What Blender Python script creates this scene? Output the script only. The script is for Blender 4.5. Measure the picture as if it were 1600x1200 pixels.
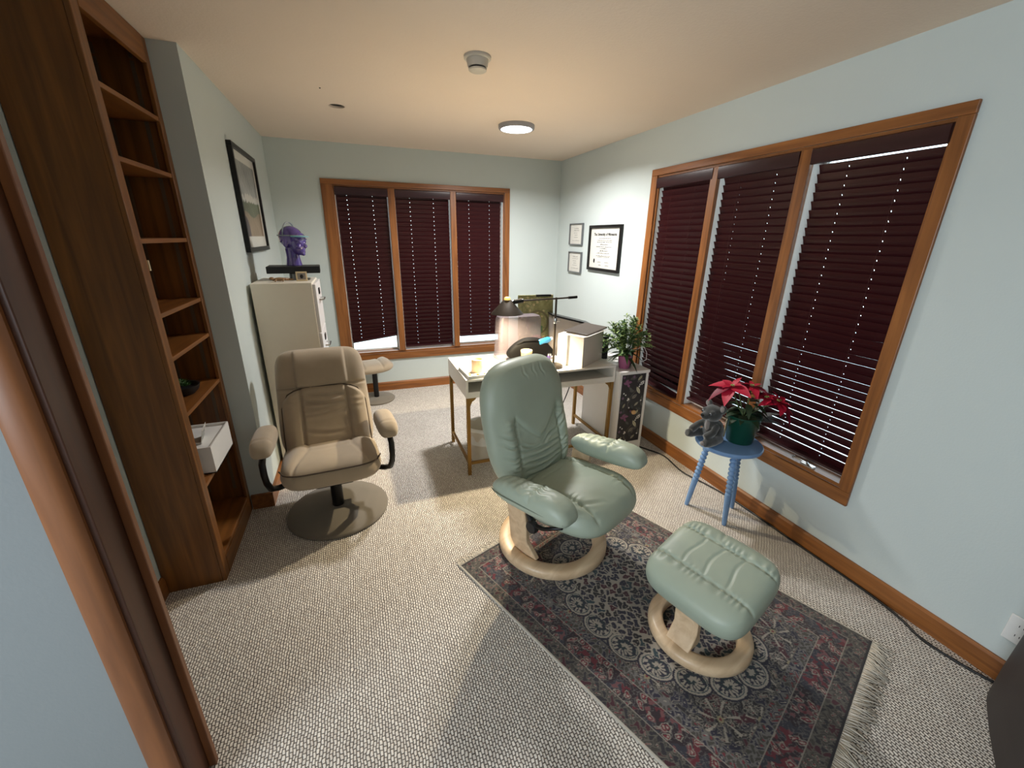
import bpy, bmesh, math, random
import numpy as np
from mathutils import Vector, Matrix, Euler

for o in list(bpy.data.objects):
    bpy.data.objects.remove(o)
S = bpy.context.scene
COL = S.collection
PI = math.pi
rnd = random.Random(7)


def lin(r, g, b):
    def f(c):
        c /= 255.0
        return c / 12.92 if c <= 0.04045 else ((c + 0.055) / 1.055) ** 2.4
    return (f(r), f(g), f(b), 1.0)


# ------------------------------------------------------------------ camera, sky, lights, exposure
cam_d = bpy.data.cameras.new('camera')
cam_d.sensor_width = 36.0
cam_d.lens = 36.0 * 647.2 / 1600.0
cam_d.clip_start = 0.02
cam = bpy.data.objects.new('camera', cam_d)
COL.objects.link(cam)
cam.location = (-2.2439, -4.5972, 1.6362)
cam.rotation_euler = (math.radians(70.604), math.radians(-0.794), math.radians(-20.032))
S.camera = cam

W = bpy.data.worlds.new('sky')
S.world = W
W.use_nodes = True
_bg = W.node_tree.nodes['Background']
_bg.inputs[0].default_value = (0.80, 0.92, 1.0, 1)
_bg.inputs[1].default_value = 4.0

S.view_settings.view_transform = 'Standard'
S.view_settings.look = 'None'
S.view_settings.exposure = 0.22
S.view_settings.gamma = 1.0
S.view_settings.use_curve_mapping = False
try:
    S.cycles.use_denoising = True
    S.cycles.max_bounces = 10
    S.cycles.diffuse_bounces = 6
    S.cycles.sample_clamp_indirect = 6.0
    S.cycles.caustics_reflective = False
    S.cycles.caustics_refractive = False
except Exception:
    pass

LED_WATTS = 47.0           # the round ceiling light
LAMP_WATTS = 68.0          # bulb of the desk lamp, downwards
ADDED_UPLIGHT_WATTS = 16.5       # uplight added above the shade for the warm ceiling patch
HALL_WATTS = 108.0          # cool daylight from the unseen hall behind the camera

hl = bpy.data.lights.new('hall_daylight', 'AREA')
hl.shape = 'RECTANGLE'
hl.size, hl.size_y = 2.0, 1.5
hl.energy = HALL_WATTS
hl.color = (0.80, 0.91, 1.0)
hlo = bpy.data.objects.new('hall_daylight', hl)
COL.objects.link(hlo)
hlo.location = (-5.12, -5.55, 1.5)
hlo.rotation_euler = (math.radians(90), 0, math.radians(-90))


# ------------------------------------------------------------------ helpers
def tag(o, label=None, cat=None, group=None, kind=None):
    if label:
        o['label'] = label
    if cat:
        o['category'] = cat
    if group:
        o['group'] = group
    if kind:
        o['kind'] = kind
    return o


def empty(name, loc=(0, 0, 0), rz=0.0, label=None, cat=None, group=None, kind=None):
    o = bpy.data.objects.new(name, None)
    o.empty_display_size = 0.1
    COL.objects.link(o)
    o.location = loc
    o.rotation_euler = (0, 0, rz)
    return tag(o, label, cat, group, kind)


def link_mesh(name, me, mat=None, parent=None, loc=None):
    o = bpy.data.objects.new(name, me)
    COL.objects.link(o)
    if mat:
        me.materials.append(mat)
    if parent:
        o.parent = parent
    if loc:
        o.location = loc
    return o


class MB:
    """collects verts and faces; build() links them as ONE mesh object"""
    def __init__(s):
        s.v, s.f = [], []

    def add(s, vs, fs):
        n = len(s.v)
        s.v += [tuple(p) for p in vs]
        s.f += [tuple(i + n for i in f) for f in fs]
        return s

    def box(s, x0, x1, y0, y1, z0, z1, M=None):
        vs = [Vector((x, y, z)) for z in (z0, z1) for y in (y0, y1) for x in (x0, x1)]
        if M:
            vs = [M @ p for p in vs]
        return s.add(vs, [(0, 2, 3, 1), (4, 5, 7, 6), (0, 1, 5, 4), (2, 6, 7, 3), (0, 4, 6, 2), (1, 3, 7, 5)])

    def lathe(s, prof, seg=32, M=None, closed=False):
        """prof: list of (r, z); caps where r == 0"""
        vs, fs = [], []
        for (r, z) in prof:
            for k in range(seg):
                a = 2 * PI * k / seg
                vs.append(Vector((r * math.cos(a), r * math.sin(a), z)))
        n = len(prof)
        rng = range(n) if closed else range(n - 1)
        for i in rng:
            j = (i + 1) % n
            for k in range(seg):
                l = (k + 1) % seg
                fs.append((i * seg + k, i * seg + l, j * seg + l, j * seg + k))
        if not closed:
            fs.append(tuple(range(seg))[::-1])
            fs.append(tuple((n - 1) * seg + k for k in range(seg)))
        if M:
            vs = [M @ p for p in vs]
        return s.add(vs, fs)

    def tube(s, pts, r, seg=8, closed=False):
        pts = [Vector(p) for p in pts]
        n = len(pts)
        rs = r if isinstance(r, (list, tuple)) else [r] * n
        vs, fs = [], []
        up = Vector((0.13, 0.21, 0.97))
        prev = None
        for i, p in enumerate(pts):
            a = pts[max(i - 1, 0)]
            b = pts[min(i + 1, n - 1)]
            if closed:
                a, b = pts[(i - 1) % n], pts[(i + 1) % n]
            t = (b - a)
            t = t.normalized() if t.length > 1e-9 else Vector((0, 0, 1))
            if prev is None:
                u = t.cross(up)
                if u.length < 1e-4:
                    u = t.cross(Vector((1, 0, 0)))
                u.normalize()
            else:
                u = prev - t * prev.dot(t)
                u.normalize()
            prev = u
            w = t.cross(u)
            for k in range(seg):
                ang = 2 * PI * k / seg
                vs.append(p + (u * math.cos(ang) + w * math.sin(ang)) * rs[i])
        m = n if closed else n - 1
        for i in range(m):
            j = (i + 1) % n
            for k in range(seg):
                l = (k + 1) % seg
                fs.append((i * seg + k, i * seg + l, j * seg + l, j * seg + k))
        if not closed:
            fs.append(tuple(range(seg))[::-1])
            fs.append(tuple((n - 1) * seg + k for k in range(seg)))
        return s.add(vs, fs)

    def prism(s, outline, h0, h1, axes='xyz', M=None):
        """outline in the first two named axes, extruded along the third"""
        ix = ['xyz'.index(c) for c in axes]
        vs = []
        for h in (h0, h1):
            for (a, b) in outline:
                p = [0, 0, 0]
                p[ix[0]], p[ix[1]], p[ix[2]] = a, b, h
                vs.append(Vector(p))
        n = len(outline)
        fs = [tuple(range(n))[::-1], tuple(range(n, 2 * n))]
        fs += [(i, (i + 1) % n, n + (i + 1) % n, n + i) for i in range(n)]
        if M:
            vs = [M @ p for p in vs]
        return s.add(vs, fs)

    def ball(s, c, r, seg=16, rings=10, M=None):
        c = Vector(c)
        rr = r if isinstance(r, (tuple, list)) else (r, r, r)
        vs, fs = [], []
        for i in range(1, rings):
            th = PI * i / rings
            for k in range(seg):
                a = 2 * PI * k / seg
                p = Vector((rr[0] * math.sin(th) * math.cos(a), rr[1] * math.sin(th) * math.sin(a), rr[2] * math.cos(th)))
                vs.append(c + (M @ p if M else p))
        top = len(vs)
        pt, pb = Vector((0, 0, rr[2])), Vector((0, 0, -rr[2]))
        vs += [c + (M @ pt if M else pt), c + (M @ pb if M else pb)]
        for i in range(rings - 2):
            for k in range(seg):
                l = (k + 1) % seg
                fs.append((i * seg + k, (i + 1) * seg + k, (i + 1) * seg + l, i * seg + l))
        for k in range(seg):
            l = (k + 1) % seg
            fs.append((top, k, l))
            fs.append((top + 1, (rings - 2) * seg + l, (rings - 2) * seg + k))
        return s.add(vs, fs)

    def mesh(s, name):
        me = bpy.data.meshes.new(name)
        me.from_pydata([tuple(p) for p in s.v], [], s.f)
        me.validate()
        bm = bmesh.new()
        bm.from_mesh(me)
        bmesh.ops.recalc_face_normals(bm, faces=bm.faces)
        bm.to_mesh(me)
        bm.free()
        return me

    def build(s, name, mat=None, parent=None, smooth=False, bevel=0.0, seg=2, loc=None):
        me = s.mesh(name)
        o = link_mesh(name, me, mat, parent, loc)
        if smooth:
            set_smooth(o, smooth)
        if bevel:
            b = o.modifiers.new('bevel', 'BEVEL')
            b.width = bevel
            b.segments = seg
            b.limit_method = 'ANGLE'
            b.angle_limit = math.radians(40)
        return o


def set_smooth(o, ang=True):
    me = o.data
    me.polygons.foreach_set('use_smooth', [True] * len(me.polygons))
    if ang is not True:
        bm = bmesh.new()
        bm.from_mesh(me)
        for e in bm.edges:
            if len(e.link_faces) == 2 and e.calc_face_angle(0) > math.radians(ang):
                e.smooth = False
        bm.to_mesh(me)
        bm.free()


def rot(ax, deg):
    return Matrix.Rotation(math.radians(deg), 4, ax)


def T(x, y, z):
    return Matrix.Translation((x, y, z))


def copy_tree(o, parent=None):
    c = o.copy()
    COL.objects.link(c)
    if parent:
        c.parent = parent
    for ch in [x for x in bpy.data.objects if x.parent == o]:
        copy_tree(ch, c)
    return c


# ------------------------------------------------------------------ materials
def nmat(name):
    m = bpy.data.materials.new(name)
    m.use_nodes = True
    nt = m.node_tree
    return m, nt, nt.nodes['Principled BSDF']


def N(nt, t, **kw):
    n = nt.nodes.new(t)
    for k, v in kw.items():
        setattr(n, k, v)
    return n


def plain(name, c, rough=0.6, metal=0.0, var=0.06, scale=30.0, bump=0.0, bscale=200.0, spec=None, coat=0.0, trans=0.0, alpha=None):
    """solid colour with slight noise mottling and optional fine bump"""
    m, nt, b = nmat(name)
    tc = N(nt, 'ShaderNodeTexCoord')
    no = N(nt, 'ShaderNodeTexNoise')
    no.inputs['Scale'].default_value = scale
    no.inputs['Detail'].default_value = 3
    nt.links.new(tc.outputs['Object'], no.inputs['Vector'])
    mx = N(nt, 'ShaderNodeMix', data_type='RGBA')
    mx.inputs[6].default_value = tuple(max(0, x * (1 - var)) for x in c[:3]) + (1,)
    mx.inputs[7].default_value = tuple(min(1, x * (1 + var)) for x in c[:3]) + (1,)
    nt.links.new(no.outputs['Fac'], mx.inputs[0])
    nt.links.new(mx.outputs[2], b.inputs['Base Color'])
    b.inputs['Roughness'].default_value = rough
    b.inputs['Metallic'].default_value = metal
    if spec is not None:
        b.inputs['Specular IOR Level'].default_value = spec
    if coat:
        b.inputs['Coat Weight'].default_value = coat
    if trans:
        b.inputs['Transmission Weight'].default_value = trans
    if alpha is not None:
        b.inputs['Alpha'].default_value = alpha
    if bump:
        n2 = N(nt, 'ShaderNodeTexNoise')
        n2.inputs['Scale'].default_value = bscale
        n2.inputs['Detail'].default_value = 2
        nt.links.new(tc.outputs['Object'], n2.inputs['Vector'])
        bp = N(nt, 'ShaderNodeBump')
        bp.inputs['Strength'].default_value = bump
        bp.inputs['Distance'].default_value = 0.004
        nt.links.new(n2.outputs['Fac'], bp.inputs['Height'])
        nt.links.new(bp.outputs['Normal'], b.inputs['Normal'])
    return m


def wood(name, c1, c2, axis='z', rough=0.4, scale=1.0, coat=0.0):
    """stretched grain along the axis"""
    m, nt, b = nmat(name)
    tc = N(nt, 'ShaderNodeTexCoord')
    mp = N(nt, 'ShaderNodeMapping')
    sc = [14 * scale, 14 * scale, 14 * scale]
    sc['xyz'.index(axis)] = 0.9 * scale
    mp.inputs['Scale'].default_value = sc
    nt.links.new(tc.outputs['Object'], mp.inputs['Vector'])
    n1 = N(nt, 'ShaderNodeTexNoise')
    n1.inputs['Scale'].default_value = 2.2
    n1.inputs['Detail'].default_value = 5
    n1.inputs['Distortion'].default_value = 0.6
    nt.links.new(mp.outputs[0], n1.inputs['Vector'])
    rp = N(nt, 'ShaderNodeValToRGB')
    rp.color_ramp.elements[0].position = 0.3
    rp.color_ramp.elements[1].position = 0.72
    rp.color_ramp.elements[0].color = c1
    rp.color_ramp.elements[1].color = c2
    nt.links.new(n1.outputs['Fac'], rp.inputs[0])
    nt.links.new(rp.outputs[0], b.inputs['Base Color'])
    b.inputs['Roughness'].default_value = rough
    b.inputs['Coat Weight'].default_value = coat
    return m


def attr_mat(name, rough=0.8, bump=0.0, bscale=300, sheen=0.0, coat=0.0):
    """pigment from the painted colour attribute of the mesh"""
    m, nt, b = nmat(name)
    a = N(nt, 'ShaderNodeAttribute')
    a.attribute_name = 'pigment'
    tc = N(nt, 'ShaderNodeTexCoord')
    no = N(nt, 'ShaderNodeTexNoise')
    no.inputs['Scale'].default_value = bscale
    nt.links.new(tc.outputs['Object'], no.inputs['Vector'])
    hs = N(nt, 'ShaderNodeHueSaturation')
    mr = N(nt, 'ShaderNodeMapRange')
    mr.inputs['To Min'].default_value = 0.85
    mr.inputs['To Max'].default_value = 1.15
    nt.links.new(no.outputs['Fac'], mr.inputs['Value'])
    nt.links.new(mr.outputs[0], hs.inputs['Value'])
    nt.links.new(a.outputs['Color'], hs.inputs['Color'])
    nt.links.new(hs.outputs[0], b.inputs['Base Color'])
    b.inputs['Roughness'].default_value = rough
    b.inputs['Sheen Weight'].default_value = sheen
    b.inputs['Coat Weight'].default_value = coat
    if bump:
        bp = N(nt, 'ShaderNodeBump')
        bp.inputs['Strength'].default_value = bump
        bp.inputs['Distance'].default_value = 0.003
        nt.links.new(no.outputs['Fac'], bp.inputs['Height'])
        nt.links.new(bp.outputs['Normal'], b.inputs['Normal'])
    return m


def emit(name, c, s):
    m, nt, b = nmat(name)
    b.inputs['Base Color'].default_value = c
    b.inputs['Emission Color'].default_value = c
    b.inputs['Emission Strength'].default_value = s
    return m


def fabric(name, c, rough=0.9, sheen=0.3, wscale=900, var=0.12):
    m = plain(name, c, rough, var=var, scale=9, bump=0.25, bscale=wscale)
    m.node_tree.nodes['Principled BSDF'].inputs['Sheen Weight'].default_value = sheen
    return m


M = {}
M['wall'] = plain('wall_paint', lin(196, 205, 203), 0.85, var=0.015, scale=3, bump=0.12, bscale=120)
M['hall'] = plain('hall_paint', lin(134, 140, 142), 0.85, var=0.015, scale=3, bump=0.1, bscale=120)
M['ceil'] = plain('ceiling_paint', lin(224, 208, 192), 0.9, var=0.02, scale=4, bump=0.25, bscale=90)
M['oak'] = wood('oak_trim_upright', lin(112, 66, 30), lin(158, 100, 50), 'z', 0.38)
M['oakx'] = wood('oak_trim_across', lin(112, 66, 30), lin(158, 100, 50), 'x', 0.38)
M['oaky'] = wood('oak_trim_along', lin(112, 66, 30), lin(158, 100, 50), 'y', 0.38)
M['case'] = wood('bookcase_oak_upright', lin(96, 58, 24), lin(136, 86, 36), 'z', 0.42)
M['casey'] = wood('bookcase_oak_along', lin(100, 60, 26), lin(140, 88, 38), 'y', 0.42)
M['casing'] = wood('door_casing_oak', lin(104, 62, 34), lin(148, 94, 54), 'z', 0.38, 0.6, 0.08)
M['jamb'] = wood('door_jamb_oak_shaded', lin(58, 30, 16), lin(84, 46, 24), 'z', 0.45, 0.6)  # casing oak again, darkened to hold the inner face's shade
M['slat'] = wood('cherry_slat', lin(46, 12, 16), lin(56, 16, 19), 'x', 0.40)
M['slat'].node_tree.nodes['Principled BSDF'].inputs['Specular IOR Level'].default_value = 0.25
M['valance'] = wood('cherry_valance', lin(44, 20, 22), lin(58, 28, 30), 'x', 0.3)
M['cordm'] = plain('blind_cord', lin(70, 36, 34), 0.8)
M['sash'] = plain('cream_sash', lin(226, 220, 212), 0.6)
M['glass'] = None
M['beech'] = wood('pale_beech', lin(196, 166, 132), lin(222, 196, 162), 'x', 0.38, 0.8)
M['black'] = plain('black_metal', lin(22, 21, 22), 0.35, 0.4)
M['blackpl'] = plain('black_plastic', lin(24, 24, 26), 0.45)
M['brass'] = plain('brushed_brass', lin(150, 116, 62), 0.42, 0.75)
M['chrome'] = plain('chrome', lin(200, 200, 200), 0.2, 1.0)
M['white'] = plain('white_laminate', lin(236, 233, 228), 0.4, var=0.02)
M['whitepl'] = plain('white_plastic', lin(225, 225, 222), 0.45, var=0.02)
M['leather'] = plain('sage_leather', lin(159, 170, 154), 0.42, var=0.05, scale=12, bump=0.12, bscale=500)
M['piping'] = plain('sage_leather_seam', lin(112, 122, 108), 0.5)
M['tan'] = fabric('taupe_microfibre', lin(170, 153, 130))
M['tanpipe'] = plain('taupe_piping', lin(80, 66, 52), 0.8)
M['tandisc'] = fabric('taupe_base_cover', lin(112, 104, 92))
M['steel'] = plain('painted_steel', lin(232, 223, 206), 0.45, var=0.02)
M['steelw'] = plain('white_drawer_steel', lin(224, 220, 218), 0.42, var=0.02)
M['blue'] = plain('blue_paint', lin(112, 146, 188), 0.45, var=0.05)
M['purple'] = plain('purple_gloss', lin(84, 66, 140), 0.12, coat=1.0, var=0.04)
M['teal'] = plain('turquoise_plastic', lin(118, 182, 196), 0.3)
M['clear'] = plain('clear_grey_strap', lin(150, 160, 165), 0.2, alpha=0.75)
M['frame'] = plain('black_frame', lin(20, 18, 17), 0.35, spec=0.3)
M['frameg'] = plain('grey_metal_frame', lin(120, 122, 124), 0.35, 0.6)
M['paper'] = plain('white_paper', lin(206, 204, 196), 0.8, var=0.015)
M['ink'] = plain('black_ink', lin(30, 30, 30), 0.8)
M['inkl'] = plain('grey_ink', lin(96, 96, 98), 0.8)
M['toy'] = fabric('grey_plush', lin(46, 46, 44), sheen=0.6, wscale=350)
M['toyl'] = fabric('pale_plush', lin(120, 112, 108), sheen=0.5, wscale=350)
M['greenpot'] = plain('dark_green_pot', lin(12, 62, 46), 0.35)
M['bract'] = plain('red_bract', lin(178, 18, 52), 0.55, var=0.2, scale=40)
M['bractd'] = plain('wine_bract', lin(120, 16, 44), 0.55, var=0.2, scale=40)
M['leafd'] = plain('dark_leaf', lin(44, 62, 40), 0.45, var=0.2, scale=40)
M['leafm'] = plain('mid_leaf', lin(70, 104, 58), 0.45, var=0.25, scale=30)
M['leafl'] = plain('light_leaf', lin(142, 164, 92), 0.5, var=0.25, scale=30)
M['stem'] = plain('green_stem', lin(82, 96, 56), 0.6)
M['pink'] = plain('pink_pot', lin(168, 92, 128), 0.5)
M['bin'] = plain('frosted_bin_plastic', lin(130, 120, 126), 0.35, var=0.03, alpha=0.5)
M['binrim'] = plain('frosted_rim', lin(150, 142, 148), 0.35, alpha=0.8)
M['milky'] = plain('milky_bin_plastic', lin(214, 208, 196), 0.5)
M['bag'] = plain('black_bag_nylon', lin(16, 15, 14), 0.7, bump=0.2, bscale=600, spec=0.15)
M['cyan'] = plain('blue_plastic', lin(60, 158, 214), 0.25)
M['card'] = plain('white_carton', lin(228, 222, 214), 0.6, var=0.02)
M['greybrd'] = plain('grey_board', lin(140, 132, 124), 0.6)
M['darkbrd'] = plain('dark_brown_board', lin(70, 60, 52), 0.5)
M['candle'] = plain('cream_wax', lin(214, 184, 150), 0.5)
M['woodcup'] = wood('pale_wood_cup', lin(196, 150, 100), lin(226, 190, 140), 'z', 0.5)
M['cable'] = plain('black_cable', lin(20, 20, 20), 0.5)
M['cableg'] = plain('grey_cable', lin(84, 74, 62), 0.5)
M['gold'] = emit('gold_cap_added_glow', (1.0, 0.72, 0.20, 1), 0.9)  # lamplight on the cap, put in as emission
M['shade'] = plain('dark_bronze_shade', lin(62, 54, 44), 0.4, 0.5)
M['led'] = emit('led_diffuser', (0.97, 0.985, 1.0, 1), 9.0)
M['ledrim'] = plain('grey_lamp_rim', lin(150, 150, 156), 0.4, 0.2)
M['bulb'] = emit('warm_bulb', (1.0, 0.72, 0.38, 1), 6.0)
M['smoke'] = plain('aged_white_plastic', lin(196, 190, 178), 0.5)
M['dark'] = plain('dark_cavity', lin(34, 26, 22), 0.8)
M['sofa'] = plain('charcoal_brown_upholstery', lin(52, 45, 43), 0.6, bump=0.2, bscale=300)
M['snow'] = plain('pale_ground', lin(214, 224, 226), 0.9, var=0.15, scale=1.5)
M['brown'] = plain('brown_clay', lin(130, 98, 62), 0.5)
M['foil'] = plain('silver_foil', lin(150, 152, 150), 0.35, 0.5)
M['cream'] = plain('cream_card', lin(214, 196, 160), 0.7)
M['fringe'] = fabric('cream_fringe', lin(206, 198, 184), sheen=0.1)
M['orange'] = plain('orange_scraps', lin(220, 150, 90), 0.6)


def make_glass():
    m = bpy.data.materials.new('window_glass')
    m.use_nodes = True
    nt = m.node_tree
    nt.nodes.remove(nt.nodes['Principled BSDF'])
    out = nt.nodes['Material Output']
    tr = N(nt, 'ShaderNodeBsdfTransparent')
    tr.inputs[0].default_value = (0.94, 0.97, 0.97, 1)
    gl = N(nt, 'ShaderNodeBsdfGlossy')
    gl.inputs['Roughness'].default_value = 0.02
    fr = N(nt, 'ShaderNodeFresnel')
    fr.inputs[0].default_value = 1.45
    mx = N(nt, 'ShaderNodeMixShader')
    nt.links.new(fr.outputs[0], mx.inputs[0])
    nt.links.new(tr.outputs[0], mx.inputs[1])
    nt.links.new(gl.outputs[0], mx.inputs[2])
    nt.links.new(mx.outputs[0], out.inputs[0])
    return m


M['glass'] = make_glass()


def make_carpet():
    """chunky looped carpet: rows of pale loops with darker gaps"""
    m, nt, b = nmat('looped_carpet')
    tc = N(nt, 'ShaderNodeTexCoord')
    dn = N(nt, 'ShaderNodeTexNoise')
    dn.inputs['Scale'].default_value = 26
    nt.links.new(tc.outputs['Object'], dn.inputs['Vector'])
    ad = N(nt, 'ShaderNodeMix', data_type='VECTOR')
    ad.inputs[0].default_value = 0.014
    nt.links.new(tc.outputs['Object'], ad.inputs[4])
    nt.links.new(dn.outputs['Color'], ad.inputs[5])
    mp = N(nt, 'ShaderNodeMapping')
    mp.inputs['Rotation'].default_value = (0, 0, math.radians(90))
    nt.links.new(ad.outputs[1], mp.inputs['Vector'])
    br = N(nt, 'ShaderNodeTexBrick')
    br.offset = 0.5
    br.inputs['Color1'].default_value = lin(236, 229, 220)
    br.inputs['Color2'].default_value = lin(208, 199, 190)
    br.inputs['Mortar'].default_value = lin(104, 95, 88)
    br.inputs['Scale'].default_value = 1.0
    br.inputs['Mortar Size'].default_value = 0.0022
    br.inputs['Mortar Smooth'].default_value = 1.0
    br.inputs['Bias'].default_value = -0.2
    br.inputs['Brick Width'].default_value = 0.017
    br.inputs['Row Height'].default_value = 0.0105
    nt.links.new(mp.outputs[0], br.inputs['Vector'])
    big = N(nt, 'ShaderNodeTexNoise')
    big.inputs['Scale'].default_value = 1.6
    big.inputs['Detail'].default_value = 4
    nt.links.new(tc.outputs['Object'], big.inputs['Vector'])
    mr = N(nt, 'ShaderNodeMapRange')
    mr.inputs['To Min'].default_value = 0.86
    mr.inputs['To Max'].default_value = 1.1
    nt.links.new(big.outputs['Fac'], mr.inputs['Value'])
    hs = N(nt, 'ShaderNodeHueSaturation')
    nt.links.new(mr.outputs[0], hs.inputs['Value'])
    nt.links.new(br.outputs['Color'], hs.inputs['Color'])
    nt.links.new(hs.outputs[0], b.inputs['Base Color'])
    iv = N(nt, 'ShaderNodeMath', operation='SUBTRACT')
    iv.inputs[0].default_value = 1.0
    nt.links.new(br.outputs['Fac'], iv.inputs[1])
    bp = N(nt, 'ShaderNodeBump')
    bp.inputs['Strength'].default_value = 0.9
    bp.inputs['Distance'].default_value = 0.006
    nt.links.new(iv.outputs[0], bp.inputs['Height'])
    nt.links.new(bp.outputs['Normal'], b.inputs['Normal'])
    b.inputs['Roughness'].default_value = 0.95
    b.inputs['Specular IOR Level'].default_value = 0.1
    return m


M['carpet'] = make_carpet()


# ------------------------------------------------------------------ the room shell
H = 2.44
XL, XB = -2.893, -3.258          # left wall with the picture; recessed left wall
YJ, YS = -1.965, -3.45           # jog of the left wall; room face of the stub wall
# window openings: back wall and right wall
BW = dict(x0=-2.37, x1=-0.66, z0=0.43, z1=2.09)
RW = dict(y0=-1.69, y1=-3.455, z0=0.44, z1=2.10)
WT = 0.16


def struct(name, mb, mat, parent=None, **kw):
    o = mb.build(name, mat, parent, **kw)
    if not parent:
        o['kind'] = 'structure'
    return o


fl_ = MB().box(-5.2, 0.0, -7.0, 0.0, -0.08, 0.0)
struct('floor', fl_, M['carpet'])

# ceiling with a round recess at (-2.25, -1.208)
hx, hy, hr = -2.25, -1.208, 0.05
cm = MB()
q = 0.09
cm.box(-5.2, hx - q, -7.0, 0.0, H, H + 0.1)
cm.box(hx + q, 0.0, -7.0, 0.0, H, H + 0.1)
cm.box(hx - q, hx + q, -7.0, hy - q, H, H + 0.1)
cm.box(hx - q, hx + q, hy + q, 0.0, H, H + 0.1)
ng = 32
vs, fs = [], []
for k in range(ng):
    a = 2 * PI * k / ng
    c, s_ = math.cos(a), math.sin(a)
    m_ = max(abs(c), abs(s_))
    vs.append((hx + q * c / m_, hy + q * s_ / m_, H))
    vs.append((hx + hr * c, hy + hr * s_, H))
    vs.append((hx + hr * c, hy + hr * s_, H + 0.09))
for k in range(ng):
    l = (k + 1) % ng
    fs += [(3 * k, 3 * l, 3 * l + 1, 3 * k + 1), (3 * k + 1, 3 * l + 1, 3 * l + 2, 3 * k + 2)]
cm.add(vs, fs)
ceil = struct('ceiling', cm, M['ceil'])
can = MB().lathe([(hr - 0.002, H + 0.012), (hr - 0.002, H + 0.085), (0.001, H + 0.086)], 32).build('recess_can', M['dark'], ceil)
can.location = (hx, hy, 0)

wb = MB()
wb.box(XL - 0.6, 0.0, 0.0, WT, 0, BW['z0'])
wb.box(XL - 0.6, 0.0, 0.0, WT, BW['z1'], H)
wb.box(XL - 0.6, BW['x0'], 0.0, WT, BW['z0'], BW['z1'])
wb.box(BW['x1'], 0.0, 0.0, WT, BW['z0'], BW['z1'])
struct('wall_back', wb, M['wall'])
wr = MB()
wr.box(0.0, WT, -7.0, WT, 0, RW['z0'])
wr.box(0.0, WT, -7.0, WT, RW['z1'], H)
wr.box(0.0, WT, RW['y0'], WT, RW['z0'], RW['z1'])
wr.box(0.0, WT, -7.0, RW['y1'], RW['z0'], RW['z1'])
struct('wall_right', wr, M['wall'])
wl = MB()
wl.box(XL - 0.5, XL, YJ, 0.0, 0, H)
wl.box(XB - 0.148, XB, YS, YJ, 0, H)
struct('wall_left', wl, M['wall'])
# stub wall with the cased opening, then the hall that closes the space behind the camera
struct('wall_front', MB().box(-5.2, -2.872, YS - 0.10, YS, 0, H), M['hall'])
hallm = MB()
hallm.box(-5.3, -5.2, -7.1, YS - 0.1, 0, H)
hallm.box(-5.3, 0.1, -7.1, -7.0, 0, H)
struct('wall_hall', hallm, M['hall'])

# door casing round the end of the stub wall
dc = empty('door_1', (-2.86, YS - 0.05, 0), kind='structure')
dc['label'] = 'stained oak door casing and jamb at the near end of the stub wall'
cz = MB()
cz.prism([(-2.93, YS - 0.100), (-2.93, YS - 0.112), (-2.918, YS - 0.118), (-2.885, YS - 0.121), (-2.872, YS - 0.116), (-2.866, YS - 0.108), (-2.866, YS - 0.100)], 0, H)
o = cz.build('casing', M['casing'], dc, smooth=35)
o.matrix_parent_inverse = dc.matrix_world.inverted()
o.location = (0, 0, 0)
for nm, bxs in (('jamb', (-2.872, -2.853, YS - 0.1, YS + 0.0)), ('casing', (-2.93, -2.864, YS, YS + 0.016)), ('door_stop', (-2.853, -2.832, YS - 0.012, YS + 0.006))):
    o = MB().box(*bxs, 0, H).build(nm, M['jamb'] if nm == 'jamb' else M['casing'], dc, bevel=0.002)
o = None
for ch in [x for x in bpy.data.objects if x.parent == dc]:
    ch.location = (2.86, -(YS - 0.05), 0)
    ch.matrix_parent_inverse = Matrix.Identity(4)

# baseboards
hb, tb = 0.098, 0.015
prof = [(0, 0), (tb, 0), (tb, hb - 0.012), (tb * 0.5, hb), (0, hb)]
b1 = MB().prism([(-p, z) for p, z in prof], XL, 0.0, 'yzx')
struct('baseboard_back', b1, M['oakx'])
b2 = MB().prism([(-p, z) for p, z in prof], -4.75, -tb, 'xzy')
struct('baseboard_right', b2, M['oaky'])
b3 = MB().prism([(XL + p, z) for p, z in prof], YJ, -tb, 'xzy')
b3.box(-3.0, XL + tb, YJ - tb, YJ, 0, hb)
b3.prism([(XB + p, z) for p, z in prof], YS + 0.02, -2.585, 'xzy')
struct('baseboard_left', b3, M['oaky'])

# outside: pale ground below the windows
struct('ground', MB().box(-14, 14, -14, 14, -1.3, -1.2), M['snow'])


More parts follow.
